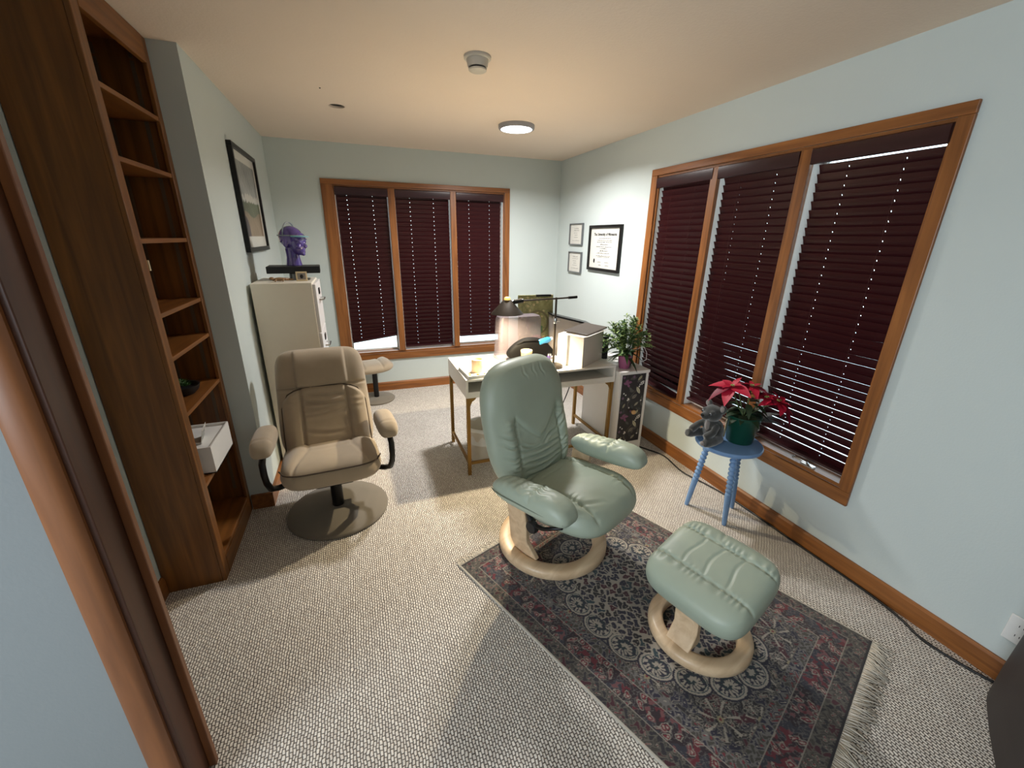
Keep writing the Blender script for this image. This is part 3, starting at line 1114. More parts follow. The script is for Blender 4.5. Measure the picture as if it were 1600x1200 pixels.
def t2d(x, y):
    h = 0.0
    for sx in (-1, 1):
        h = h + bump_line(x - sx * 0.09, 0.008, -0.012) + bump_line(x - sx * 0.145, 0.035, 0.014)
    return h + 0.003 * wig(x, y, 14, 14, 2)


cushion('cushion', 0.42, 0.34, 0.10, t2d, lambda x, y, z: (x - 0.03, y, z + 0.365 + 0.06 * (x / 0.2) ** 2 * 0.3), M['tan'], t2, 56, 40, n=4.5, q=4.0)

# ------------------------------------------------------------------ dark upholstered armchair, mostly outside the frame
def smooth_loop(pts, n=6):
    P = [Vector((p[0], p[1], 0)) for p in pts]
    out = []
    m = len(P)
    for i in range(m):
        a, b, c, d = P[(i - 1) % m], P[i], P[(i + 1) % m], P[(i + 2) % m]
        for k in range(n):
            t = k / n
            out.append(0.5 * ((2 * b) + (c - a) * t + (2 * a - 5 * b + 4 * c - d) * t * t + (3 * b - a - 3 * c + d) * t ** 3))
    return out


dk = empty('tub_chair', (-0.43, -4.66, 0), 0, 'charcoal brown tub armchair, its lower corner showing beside the wall outlet', 'armchair')
loop = smooth_loop([(0.40, 0.40), (0.32, 0.47), (0.16, 0.41), (-0.02, 0.315), (-0.22, 0.20), (-0.36, 0.0), (-0.38, -0.25), (-0.25, -0.42), (0.1, -0.44), (0.36, -0.40), (0.41, -0.1), (0.41, 0.2)])
vs, fs2 = [], []
rings = [(0.97, 0.0), (1.0, 0.02), (1.0, 0.16), (0.985, 0.35), (0.985, 0.66), (0.94, 0.71), (0.84, 0.71), (0.78, 0.66), (0.76, 0.40)]
nl = len(loop)
for (sc, z) in rings:
    vs += [(p.x * sc, p.y * sc, z) for p in loop]
for j in range(len(rings) - 1):
    for k in range(nl):
        l = (k + 1) % nl
        fs2.append((j * nl + k, j * nl + l, (j + 1) * nl + l, (j + 1) * nl + k))
fs2 += [tuple(range(nl))[::-1], tuple((len(rings) - 1) * nl + k for k in range(nl))]
MB().add(vs, fs2).build('shell', M['sofa'], dk, smooth=50)
cushion('seat', 0.5, 0.52, 0.12, None, lambda x, y, z: (x + 0.02, y, z + 0.44), M['sofa'], dk, 24, 24, n=3, q=4)

# ------------------------------------------------------------------ bookcase built in beside the left jog
bk = empty('bookcase', (-3.005, -2.2775, 0), 0, 'tall stained oak bookcase with open shelves against the left wall', 'bookcase')
XF, XBK = 0.0, XB + 0.004 + 3.005        # front / back in local x
Y0, Y1 = -0.305, 0.305
MB().box(XBK, XF - 0.018, Y0, Y0 + 0.022, 0, H - 0.004).build('side_panel', M['case'], bk)
MB().box(XBK, XF - 0.018, Y1 - 0.022, Y1, 0, H - 0.004).build('side_panel', M['case'], bk)
MB().box(XBK, XBK + 0.008, Y0 + 0.022, Y1 - 0.022, 0.0, H - 0.004).build('back_panel', M['case'], bk)
MB().box(XF - 0.018, XF, Y0, Y0 + 0.058, 0, H - 0.004).build('stile', M['case'], bk, bevel=0.003)
MB().box(XF - 0.018, XF, Y1 - 0.045, Y1, 0, H - 0.004).build('stile', M['case'], bk, bevel=0.003)
MB().box(XF - 0.018, XF + 0.001, Y0 + 0.058, Y1 - 0.045, 2.333, H - 0.004).build('header', M['casey'], bk, bevel=0.002)
MB().box(XF - 0.018, XF + 0.001, Y0 + 0.058, Y1 - 0.045, 0.0, 0.10).build('plinth', M['casey'], bk, bevel=0.002)
MB().box(XBK + 0.009, XF - 0.019, Y0 + 0.0225, Y1 - 0.0225, H - 0.03, H - 0.008).build('top_panel', M['casey'], bk)
for z in (2.13, 1.90, 1.615, 1.325, 1.14, 0.885, 0.52, 0.118):
    MB().box(XBK + 0.009, XF - 0.004, Y0 + 0.024, Y1 - 0.024, z - 0.019, z).build('shelf', M['casey'], bk, bevel=0.002)
for yy, s_ in ((Y0 + 0.022, 1), (Y1 - 0.022, -1)):
    for xx in (-0.06, -0.19):
        st = MB()
        for k in range(44):
            z = 0.2 + k * 0.05
            st.box(xx - 0.007, xx + 0.007, min(yy, yy + s_ * 0.003), max(yy, yy + s_ * 0.003), z, z + 0.04)
        st.box(xx - 0.008, xx + 0.008, min(yy, yy + s_ * 0.0015), max(yy, yy + s_ * 0.0015), 0.18, 2.3)
        st.build('shelf_standard', plain('dull_metal', lin(110, 92, 74), 0.5, 0.5) if 'dull' not in M else M['dull'], bk)
MB().box(-0.012, 0.004, Y0 + 0.058, Y0 + 0.066, 1.495, 1.535).build('clip', M['cream'], bk, bevel=0.002)['label'] = 'small cream clip'

# low bowl of succulents
su = empty('succulent_bowl', (-3.11, -2.235, 0.885), 0, 'green succulent in a low dark bowl on a bookcase shelf', 'potted plant')
MB().lathe([(0.0, 0.0), (0.05, 0.0), (0.07, 0.02), (0.078, 0.045), (0.07, 0.045), (0.06, 0.03), (0.0, 0.03)], 28).build('bowl', M['blackpl'], su, smooth=40)


def leaf_verts(L, w, fold=0.25, droop=0.3, n=5, tip=1.0):
    """pointed leaf along +x, starting at the origin; returns verts, faces"""
    vs, fs = [], []
    for i in range(n + 1):
        t = i / n
        wd = w * (math.sin(PI * min(1, t ** 0.8 * 0.96 + 0.03))) * 0.5
        x = L * t
        z = -droop * L * t * t
        vs += [(x, -wd, z + fold * wd), (x, 0, z), (x, wd, z + fold * wd)]
    for i in range(n):
        a, b = i * 3, (i + 1) * 3
        fs += [(a, b, b + 1, a + 1), (a + 1, b + 1, b + 2, a + 2)]
    return vs, fs


def add_leaf(mb, p, yaw, pitch, L, w, fold=0.25, droop=0.3, n=5, roll=0.0):
    vs, fs = leaf_verts(L, w, fold, droop, n)
    R = T(*p) @ Matrix.Rotation(yaw, 4, 'Z') @ Matrix.Rotation(-pitch, 4, 'Y') @ Matrix.Rotation(roll, 4, 'X')
    mb.add([R @ Vector(v) for v in vs], fs)


r_ = random.Random(11)
ros = MB()
for cx, cy, cz, sz in ((0.0, -0.045, 0.05, 1.15), (0.01, 0.0, 0.045, 0.9), (-0.01, 0.035, 0.04, 0.9), (0.03, -0.03, 0.045, 0.8), (-0.04, -0.01, 0.04, 0.9)):
    for ring in range(3):
        for k in range(7):
            add_leaf(ros, (cx, cy, cz), 2 * PI * k / 7 + ring * 0.45, 0.25 + ring * 0.45, 0.042 * sz * (1 - 0.18 * ring), 0.017 * sz, 0.5, -0.3, 4)
o = ros.build('rosettes', M['leafm'], su, smooth=True)
o['kind'] = 'stuff'

# white tray box with a card
tb_ = empty('tray_box', (-3.098, -2.262, 0.52), 0, 'white open storage box on a bookcase shelf, holding a propped card', 'box')
bx = MB()
w2, d2, hB = 0.108, 0.158, 0.142
bx.box(-w2, w2, -d2, d2, 0, 0.006)
bx.box(w2 - 0.006, w2, -d2, d2, 0, hB)
bx.box(-w2, -w2 + 0.006, -d2, d2, 0, hB)
bx.box(-w2 + 0.006, w2 - 0.006, -d2, -d2 + 0.006, 0, hB)
bx.box(-w2 + 0.006, w2 - 0.006, d2 - 0.006, d2, 0, hB)
bx.build('box', M['white'], tb_)
MB().box(-w2 + 0.006, w2 - 0.006, -d2 + 0.006, d2 - 0.006, hB - 0.022, hB - 0.014).build('inner_tray', M['whitepl'], tb_)
MB().box(0.0, 0.05, -0.075, -0.072, hB - 0.014, hB - 0.006).build('divider', M['whitepl'], tb_)
cd = empty('card', (-3.06, -2.29, 0.52 + hB - 0.013), math.radians(8), 'small white printed card propped up in the white storage box', 'card')
R_ = rot('Y', 14)
MB().box(0, 0.002, -0.055, 0.055, 0, 0.075, R_).build('card_sheet', M['paper'], cd)
ln = MB()
for k in range(5):
    ln.box(0.0022, 0.0026, -0.042, 0.042 - 0.012 * (k % 2), 0.014 + k * 0.011, 0.017 + k * 0.011, R_)
ln.build('print', M['inkl'], cd)
it = empty('ink_bottle', (-3.15, -2.36, 0.52 + hB - 0.014), 0, 'small black bottle standing in the white storage box behind the bookcase edge', 'bottle')
MB().lathe([(0.0, 0.0), (0.018, 0.0), (0.02, 0.004), (0.02, 0.03), (0.01, 0.037), (0.01, 0.045), (0.0, 0.045)], 18).build('bottle', M['blackpl'], it, smooth=40)

# ------------------------------------------------------------------ filing cabinet and what stands on it
fcx0, fcx1, fcy0, fcy1, fch = -2.872, -2.50, -1.56, -1.14, 1.345
fc = empty('filing_cabinet', ((fcx0 + fcx1) / 2, (fcy0 + fcy1) / 2, 0), 0, 'tall beige steel filing cabinet standing behind the taupe armchair', 'cabinet')
a, b = (fcx1 - fcx0) / 2, (fcy1 - fcy0) / 2
MB().box(-a, a - 0.02, -b, b, 0.0, fch).build('body', M['steel'], fc, bevel=0.004)
for k in range(4):
    z0 = 0.04 + k * 0.325
    dr = MB().box(a - 0.02, a, -b + 0.006, b - 0.006, z0, z0 + 0.318).build('drawer', M['steelw'], fc, bevel=0.003)
    MB().tube([(a, -0.06, z0 + 0.20), (a + 0.028, -0.055, z0 + 0.20), (a + 0.028, 0.055, z0 + 0.20), (a, 0.06, z0 + 0.20)], 0.006, 8).build('handle', M['chrome'], dr)
    MB().box(a, a + 0.006, -0.035, 0.035, z0 + 0.235, z0 + 0.275).build('label_holder', M['black'], dr)
pb = empty('display_plinth', (-2.640, -1.285, fch + 0.001), math.radians(3), 'flat black plinth on a grey riser under the purple head', 'plinth')
MB().box(-0.162, 0.162, -0.10, 0.10, 0.045, 0.090).build('slab', M['blackpl'], pb, bevel=0.003)
MB().lathe([(0.0, 0.0), (0.055, 0.0), (0.055, 0.040), (0.050, 0.0448), (0.0, 0.0448)], 28, T(0.02, -0.03, 0)).build('riser', M['frameg'], pb, smooth=40)


def remesh_blob(name, mb, mat, parent, voxel, smooth_it=6):
    o = link_mesh(name, mb.mesh(name), mat, parent)
    r = o.modifiers.new('remesh', 'REMESH')
    r.mode = 'VOXEL'
    r.voxel_size = voxel
    r.use_smooth_shade = True
    s_ = o.modifiers.new('smooth', 'SMOOTH')
    s_.iterations = smooth_it
    s_.factor = 0.5
    return o


hd = empty('mannequin_head', (-2.625, -1.275, fch + 0.092), math.radians(58), 'glossy purple mannequin head on the black plinth, turned towards the windows', 'mannequin head')
h = MB()
h.ball((0, 0.012, 0.205), (0.073, 0.092, 0.088), 28, 18)
h.ball((0, -0.038, 0.16), (0.056, 0.056, 0.078), 24, 16)
h.ball((0, -0.055, 0.105), (0.034, 0.034, 0.028), 20, 12)
h.ball((0, -0.068, 0.205), (0.050, 0.024, 0.040), 20, 12)
h.lathe([(0.0, 0.0), (0.058, 0.0), (0.054, 0.02), (0.047, 0.06), (0.047, 0.13), (0.0, 0.15)], 28, T(0, 0.018, 0))
h.add([(0, -0.088, 0.19), (-0.010, -0.088, 0.135), (0.010, -0.088, 0.135), (0, -0.108, 0.142), (0, -0.085, 0.128)], [(0, 1, 3), (0, 3, 2), (1, 4, 3), (2, 3, 4), (0, 2, 4, 1)])
h.ball((0, -0.081, 0.118), (0.020, 0.010, 0.006), 14, 8)
h.ball((0, -0.080, 0.109), (0.017, 0.010, 0.006), 14, 8)
h.ball((0, -0.076, 0.086), (0.016, 0.013, 0.013), 14, 8)
for sx in (-1, 1):
    h.ball((sx * 0.069, 0.012, 0.165), (0.009, 0.020, 0.032), 14, 10)
    h.ball((sx * 0.026, -0.083, 0.178), (0.016, 0.008, 0.007), 14, 8)
    h.ball((sx * 0.030, -0.085, 0.195), (0.022, 0.010, 0.005), 14, 8)
    h.ball((sx * 0.036, -0.066, 0.145), (0.020, 0.022, 0.018), 14, 8)
hd.scale = (0.9, 0.9, 0.88)
remesh_blob('head', h, M['purple'], hd, 0.0035, 5)
vz = empty('sun_visor', (-2.625, -1.275, fch + 0.092), math.radians(58), 'turquoise sun visor with a clear strap worn by the purple head', 'visor')
vz.scale = (0.9, 0.9, 0.88)
vv, vf = [], []
for k in range(15):
    t = -1.05 + 2.1 * k / 14
    for (rr, dz) in ((0.0, 0.0), (0.04 * math.cos(t * 1.35), -0.006)):
        ang = -PI / 2 + t
        vv.append(((0.077 + rr) * math.cos(ang), 0.010 + (0.100 + rr) * math.sin(ang), 0.222 + dz))
        vv.append(((0.077 + rr) * math.cos(ang), 0.010 + (0.100 + rr) * math.sin(ang), 0.218 + dz))
for k in range(14):
    i = 4 * k
    vf += [(i, i + 4, i + 6, i + 2), (i + 1, i + 3, i + 7, i + 5), (i, i + 1, i + 5, i + 4), (i + 2, i + 6, i + 7, i + 3)]
MB().add(vv, vf).build('brim', M['teal'], vz, smooth=True)
MB().tube([(0.077 * math.cos(2 * PI * k / 36), 0.010 + 0.098 * math.sin(2 * PI * k / 36), 0.222) for k in range(36)], 0.005, 6, True).build('band', M['clear'], vz, smooth=True)
MB().tube([(0.074 * math.cos(PI * k / 18), 0.02, 0.222 + 0.095 * math.sin(PI * k / 18)) for k in range(19)], 0.005, 6).build('top_strap', M['clear'], vz, smooth=True)

fg = empty('lizard_figurine', (-2.715, -1.465, fch + 0.001), math.radians(20), 'little brown lizard figurine on the front edge of the filing cabinet', 'figurine')
lz = MB()
lz.ball((0, 0, 0.016), (0.036, 0.013, 0.012), 18, 10)
lz.ball((-0.046, 0, 0.022), (0.016, 0.011, 0.010), 14, 8)
lz.tube([(0.03, 0, 0.016), (0.055, 0.006, 0.013), (0.075, -0.006, 0.012), (0.088, 0.006, 0.010)], [0.010, 0.007, 0.005, 0.002], 8)
for sx in (-1, 1):
    for xx in (-0.024, 0.022):
        lz.tube([(xx, sx * 0.008, 0.014), (xx - 0.006, sx * 0.024, 0.012), (xx - 0.01, sx * 0.028, 0.004)], [0.006, 0.005, 0.005], 7)
remesh_blob('body', lz, M['brown'], fg, 0.0022, 3)
pc = empty('photo_card', (-2.585, -1.445, fch + 0.001), math.radians(6), 'small framed photo card with cream border standing on the filing cabinet', 'photo')
MB().box(-0.034, 0.034, 0, 0.006, 0, 0.062, rot('X', -10)).build('frame', M['cream'], pc, bevel=0.001)
MB().box(-0.025, 0.025, -0.001, 0.0, 0.010, 0.052, rot('X', -10)).build('photo', M['greybrd'], pc)
MB().ball((0.0, -0.0015, 0.03), (0.010, 0.001, 0.013), 12, 8, rot('X', -10)).build('figure', M['ink'], pc)


# ------------------------------------------------------------------ painted flat things
def painted(name, arr, w, h, t, mat, parent=None):
    """slab in local XY (w x h, centred), thickness t below z = 0; its face carries the painted pigment (arr rows from top)"""
    ny, nx = arr.shape[:2]
    X, Y = np.meshgrid(np.linspace(-w / 2, w / 2, nx), np.linspace(h / 2, -h / 2, ny))
    P = np.stack([X, Y, np.zeros_like(X)], -1).reshape(-1, 3)
    ids = np.arange(nx * ny).reshape(ny, nx)
    f = np.stack([ids[:-1, :-1], ids[1:, :-1], ids[1:, 1:], ids[:-1, 1:]], -1).reshape(-1, 4)
    n0 = nx * ny
    loop = np.concatenate([ids[0, :-1], ids[:-1, -1], ids[-1, :0:-1], ids[:0:-1, 0]])
    Pb = P[loop] + np.array([0, 0, -t])
    nb = len(loop)
    k = np.arange(nb)
    f2 = np.stack([loop[k], loop[(k + 1) % nb], n0 + (k + 1) % nb, n0 + k], -1)
    A = np.concatenate([P, Pb]).astype(np.float32)
    F = np.concatenate([f, f2]).astype(np.int32)
    me = bpy.data.meshes.new(name)
    me.vertices.add(len(A))
    me.vertices.foreach_set('co', A.ravel())
    me.loops.add(F.size)
    me.loops.foreach_set('vertex_index', F.ravel())
    me.polygons.add(len(F))
    me.polygons.foreach_set('loop_start', np.arange(0, F.size, 4, dtype=np.int32))
    me.update(calc_edges=True)
    ca = me.color_attributes.new('pigment', 'FLOAT_COLOR', 'POINT')
    c = np.ones((len(A), 4), np.float32)
    sr = np.clip(arr.reshape(-1, 3), 0, 1)
    ln_ = np.where(sr <= 0.04045, sr / 12.92, ((sr + 0.055) / 1.055) ** 2.4)
    c[:n0, :3] = ln_
    c[n0:, :3] = ln_[loop]
    ca.data.foreach_set('color', c.ravel())
    return link_mesh(name, me, mat, parent)


def vor(px, py, cell, seed, jit=0.9):
    """F1, F2 and a random id of a jittered-grid cell pattern"""
    r = np.random.RandomState(seed)
    n = 64
    J = r.uniform(-0.5, 0.5, (n, n, 2)) * jit
    I = r.uniform(0, 1, (n, n))
    gx, gy = np.floor(px / cell).astype(int), np.floor(py / cell).astype(int)
    f1 = np.full(px.shape, 9.0)
    f2 = np.full(px.shape, 9.0)
    idv = np.zeros(px.shape)
    for dx in (-1, 0, 1):
        for dy in (-1, 0, 1):
            a_, b_ = (gx + dx) % n, (gy + dy) % n
            cx = (gx + dx + 0.5 + J[a_, b_, 0]) * cell
            cy = (gy + dy + 0.5 + J[a_, b_, 1]) * cell
            d = np.hypot(px - cx, py - cy)
            near = d < f1
            f2 = np.where(near, f1, np.minimum(f2, d))
            idv = np.where(near, I[a_, b_], idv)
            f1 = np.where(near, d, f1)
    return f1, f2, idv


def C3(r, g, b):
    return np.array([r, g, b]) / 255.0


def put(img, mask, c):
    img[mask] = c


def rug_art(hw, hl, res):
    nx, ny = int(2 * hw / res), int(2 * hl / res)
    X, Y = np.meshgrid(np.linspace(-hw, hw, nx), np.linspace(hl, -hl, ny))
    px, py = np.abs(X), np.abs(Y)
    d = np.minimum(hw - px, hl - py)
    wx = px + 0.006 * np.sin(py * 95) + 0.004 * np.sin(py * 210 + 1)
    wy = py + 0.006 * np.sin(px * 90 + 2) + 0.004 * np.sin(px * 190)
    navy, black, beige = C3(38, 36, 56), C3(36, 31, 35), C3(186, 176, 162)
    grey, red, wine, pink, teal, olive = C3(104, 100, 98), C3(122, 36, 50), C3(74, 28, 40), C3(150, 92, 96), C3(44, 66, 74), C3(86, 82, 74)
    img = np.zeros((ny, nx, 3)) + black
    # field with arabesque flowers
    f1, f2, idv = vor(wx, wy, 0.034, 1)
    put(img, idv > 0.5, navy)
    put(img, idv > 0.86, wine)
    put(img, (f2 - f1) < 0.0042, grey * 0.85)
    ring = (f1 > 0.0068) & (f1 < 0.0098) & (idv < 0.55)
    put(img, ring, beige * 0.8)
    put(img, (f1 < 0.0045) & (idv < 0.3), red)
    put(img, (f1 < 0.003), beige * 0.8)
    g1, g2, gid = vor(wx + 0.3, wy + 0.1, 0.017, 5)
    put(img, ((g2 - g1) < 0.0028) & (gid > 0.55), beige * 0.72)
    # sprays reaching out from the medallion ends
    for (cx, cy, sc) in ((0.0, 0.575, 1.0), (0.27, 0.46, 1.0), (0.33, 0.2, 0.7), (0.16, 0.56, 0.7)):
        rr = np.hypot(px - cx, py - cy)
        th = np.arctan2(py - cy, px - cx)
        spray = (np.cos(th * 7 + 8 * rr / 0.1 * 0.25) > 0.86) & (rr < 0.075 * sc) & (rr > 0.014)
        put(img, spray, beige * 0.9)
        put(img, rr < 0.012, C3(150, 140, 110))
        put(img, rr < 0.005, red)
    # medallion
    am, bm_ = 0.305, 0.485
    em = np.sqrt((px / am) ** 2 + (py / bm_) ** 2)
    med = em < 1.0
    f1, f2, idv = vor(wx * 1.0, wy * 1.0, 0.032, 9, 0.75)
    inner = np.zeros_like(img) + beige * 0.9
    cellm = ((f2 - f1) > 0.0052) & (f1 < 0.0165)
    cc = np.where(idv[..., None] < 0.45, navy, np.where(idv[..., None] < 0.8, black, np.where(idv[..., None] < 0.9, wine, teal)))
    inner[cellm] = cc[cellm]
    dim = 0.62 + 0.38 * np.clip((em - 0.1) / 0.35, 0, 1)
    put(inner, cellm & (f1 < 0.0022), beige * 0.8)
    img[med] = (inner * (1 - 0.12 * (em < 0.3))[..., None])[med]
    # scalloped lobes round the medallion
    nlob = 18
    per = []
    ts = np.linspace(0, 2 * PI, 2000)
    ex, ey = am * np.cos(ts), bm_ * np.sin(ts)
    s = np.concatenate([[0], np.cumsum(np.hypot(np.diff(ex), np.diff(ey)))])
    for k in range(nlob):
        tt = np.interp(s[-1] * (k + 0.5) / nlob, s, ts)
        cx, cy = am * math.cos(tt), bm_ * math.sin(tt)
        if cx < -0.06 or cy < -0.06:
            continue
        nxv, nyv = math.cos(tt) / am, math.sin(tt) / bm_
        nn = math.hypot(nxv, nyv)
        nxv, nyv = nxv / nn, nyv / nn
        cx -= nxv * 0.012
        cy -= nyv * 0.012
        ux, uy = -nyv, nxv
        a_ = (px - cx) * ux + (py - cy) * uy
        b_ = (px - cx) * nxv + (py - cy) * nyv
        rr = np.hypot(a_ / 0.068, b_ / 0.054)
        th = np.arctan2(b_, a_)
        outside = (b_ > -0.040)
        put(img, (rr < 1.12) & outside & (em > 0.9), navy * 0.9)
        put(img, (rr < 1.0) & outside, beige * 0.92)
        put(img, (rr < 0.86) & (rr > 0.80) & outside, teal)
        sp = np.cos(th * 1.0 - 9.0 * rr + 0.5 * np.sin(6 * th)) > 0.35
        put(img, (rr < 0.74) & sp, teal * 0.8)
        put(img, (rr < 0.74) & (rr > 0.3) & (np.cos(13 * th + 9 * rr) > 0.55), navy)
        put(img, (rr < 0.78) & (np.cos(9 * th) > 0.75) & (rr > 0.55), navy)
        ac, bc = a_ - 0.073, b_ + 0.012
        put(img, np.hypot(ac, bc) < 0.011, wine)
    # borders
    def band(lo, hi):
        return (d >= lo) & (d < hi)
    bm1 = band(0.0, 0.206)
    img[bm1] = black
    # inner guard
    s1 = band(0.160, 0.206)
    f1, f2, idv = vor(wx, wy, 0.021, 21)
    tmp = np.zeros_like(img) + olive * 0.8
    put(tmp, idv > 0.6, navy)
    put(tmp, (f2 - f1) < 0.004, grey * 1.1)
    put(tmp, (f1 < 0.0045) & (idv < 0.35), red)
    put(tmp, (f1 < 0.0035) & (idv > 0.7), beige * 0.85)
    img[s1] = tmp[s1]
    # main border
    s2 = band(0.074, 0.156)
    f1, f2, idv = vor(wx * 0.95, wy * 0.95, 0.040, 33)
    g1, g2, gid = vor(wx + 0.4, wy + 0.2, 0.016, 37)
    tmp = np.zeros_like(img) + C3(44, 28, 36)
    put(tmp, idv > 0.62, C3(50, 50, 62))
    put(tmp, (gid > 0.72), red * 0.85)
    put(tmp, (gid > 0.9), pink * 0.8)
    put(tmp, ((g2 - g1) < 0.0026) & (gid < 0.5), grey * 0.9)
    fl = (f1 > 0.010) & (f1 < 0.0135) & (idv < 0.5)
    put(tmp, fl, beige * 0.8)
    put(tmp, (f1 < 0.008) & (idv < 0.5), red)
    put(tmp, (f1 < 0.004) & (idv < 0.5), beige * 0.9)
    img[s2] = tmp[s2]
    # outer guard
    s3 = band(0.008, 0.070)
    f1, f2, idv = vor(wx * 1.1, wy * 1.1, 0.023, 41)
    tmp = np.zeros_like(img) + C3(70, 64, 60)
    put(tmp, idv > 0.55, C3(46, 42, 48))
    put(tmp, idv > 0.84, wine)
    put(tmp, (f2 - f1) < 0.0036, olive * 1.15)
    put(tmp, (f1 < 0.006) & (f1 > 0.0035) & (idv < 0.5), beige * 0.75)
    put(tmp, (f1 < 0.003) & (idv < 0.5), red)
    img[s3] = tmp[s3]
    for (lo, hi) in ((0.070, 0.0735), (0.156, 0.1605)):
        put(img, band(lo, hi), beige * 0.82)
    put(img, band(0.2035, 0.2065), beige * 0.55)
    # the bare side edge
    put(img, (hw - px) < 0.008, C3(202, 194, 180))
    return img * 0.90


RA = math.atan2(0.37, 0.929)
RHW, RHL = 0.553, 0.7625
M['rug'] = attr_mat('rug_pile', 0.95, 0.5, 420, 0.25)
rg = empty('area_rug', (-1.091, -3.389, 0.0005), RA, 'patterned rug in navy, wine and beige with fringed ends, under the recliner', 'rug')
po = painted('pile', rug_art(RHW, RHL, 0.0031), 2 * RHW, 2 * RHL, 0.009, M['rug'], rg)
po.location = (0, 0, 0.0095)
for nm, sy in (('fringe', 1), ('fringe', -1)):
    fm = MB()
    rr_ = random.Random(5 + sy)
    x = -RHW
    while x < RHW:
        L = rr_.uniform(0.05, 0.085) * (0.75 if sy > 0 else 1.0)
        sw = rr_.uniform(-0.03, 0.03) + (0.03 * math.sin(x * 9) if sy < 0 else 0)
        z = 0.004 + rr_.uniform(0, 0.006)
        y0 = sy * (RHL - 0.002)
        fm.tube([(x, y0, 0.006), (x + sw * 0.3, y0 + sy * L * 0.4, z), (x + sw, y0 + sy * L, 0.003)], [0.0026, 0.0024, 0.0012], 4)
        x += rr_.uniform(0.0035, 0.0055)
    fm.prism([(-RHW, sy * (RHL - 0.003)), (RHW, sy * (RHL - 0.003)), (RHW, sy * (RHL + 0.030)), (-RHW, sy * (RHL + 0.030))], 0.001, 0.005)
    o = fm.build(nm, M['fringe'], rg, smooth=True)
    o['kind'] = 'stuff'

# ------------------------------------------------------------------ pictures on the walls
def frame_thing(name, label, cat, w, h, bar, dep, mat, loc, rz, group=None):
    """frame hanging in local XZ, facing -y"""
    r = empty(name, loc, rz, label, cat, group)
    f = MB()
    f.prism([(-w / 2, -h / 2), (w / 2, -h / 2), (w / 2, -h / 2 + bar), (-w / 2, -h / 2 + bar)], -dep, 0, 'xzy')
    f.prism([(-w / 2, h / 2 - bar), (w / 2, h / 2 - bar), (w / 2, h / 2), (-w / 2, h / 2)], -dep, 0, 'xzy')
    f.prism([(-w / 2, -h / 2 + bar), (-w / 2 + bar, -h / 2 + bar), (-w / 2 + bar, h / 2 - bar), (-w / 2, h / 2 - bar)], -dep, 0, 'xzy')
    f.prism([(w / 2 - bar, -h / 2 + bar), (w / 2, -h / 2 + bar), (w / 2, h / 2 - bar), (w / 2 - bar, h / 2 - bar)], -dep, 0, 'xzy')
    f.build('frame', mat, r, bevel=0.002)
    return r


pw, ph = 0.70, 0.64
pr = frame_thing('framed_poster', 'black framed landscape print on the left wall above the filing cabinet', 'picture', pw, ph, 0.028, 0.028, M['frame'], (XL + 0.002, -1.035, 1.845), PI / 2)
ny_, nx_ = 110, 120
yy, xx = np.meshgrid(np.linspace(1, 0, ny_), np.linspace(0, 1, nx_), indexing='ij')
art = np.zeros((ny_, nx_, 3)) + C3(226, 224, 214)
nz = wig(xx * 1.0, yy * 1.0, 9, 9, 3) + 0.6 * wig(xx, yy, 30, 34, 4)
sky = C3(150, 152, 150) + 0.10 * nz[..., None]
gr_ = C3(96, 104, 78) + 0.08 * nz[..., None]
sand = C3(150, 128, 102) + 0.06 * nz[..., None]
inn = (xx > 0.06) & (xx < 0.94) & (yy < 0.90) & (yy > 0.12)
art[inn] = np.where((yy > 0.5)[..., None], sky, np.where((yy > 0.36 + 0.03 * np.sin(xx * 9))[..., None], gr_, sand))[inn]
put(art, inn & (np.abs(yy - 0.52 - 0.04 * nz) < 0.035) & (nz > -0.1), C3(206, 204, 196))
put(art, inn & (np.hypot((xx - 0.12) / 0.14, (yy - 0.18) / 0.16) < 1), C3(70, 54, 62))
M['print'] = attr_mat('printed_paper', 0.35, 0, 80, 0, 0.3)
po = painted('print', art, pw - 0.05, ph - 0.05, 0.004, M['print'], pr)
po.rotation_euler = (PI / 2, 0, 0)
po.location = (0, -0.012, 0)


def text_mesh(name, body, size, mat, parent, loc, bold=0.0):
    cu = bpy.data.curves.new(name, 'FONT')
    cu.body = body
    cu.size = size
    cu.align_x = 'CENTER'
    cu.extrude = 0.0003
    cu.offset = bold
    cu.resolution_u = 2
    to = bpy.data.objects.new(name, cu)
    COL.objects.link(to)
    bpy.context.view_layer.update()
    dg = bpy.context.evaluated_depsgraph_get()
    me = bpy.data.meshes.new_from_object(to.evaluated_get(dg))
    bpy.data.objects.remove(to)
    o = link_mesh(name, me, mat, parent)
    o.rotation_euler = (PI / 2, 0, 0)
    o.location = loc
    return o


def scribble(mb, z, x0, x1, hgt, seed, y=-0.0085):
    """a line of illegibly small print: short uneven dashes"""
    r = random.Random(seed)
    x = x0
    while x < x1 - 0.004:
        L = min(r.uniform(0.008, 0.028), x1 - x)
        n = max(1, int(L / (hgt * 0.75)))
        for k in range(n):
            hh = hgt * r.choice((0.55, 0.6, 0.6, 1.0))
            a_ = x + L * k / n
            mb.box(a_, a_ + L / n * 0.62, y - 0.0003, y, z, z + hh)
        x += L + hgt * 0.7


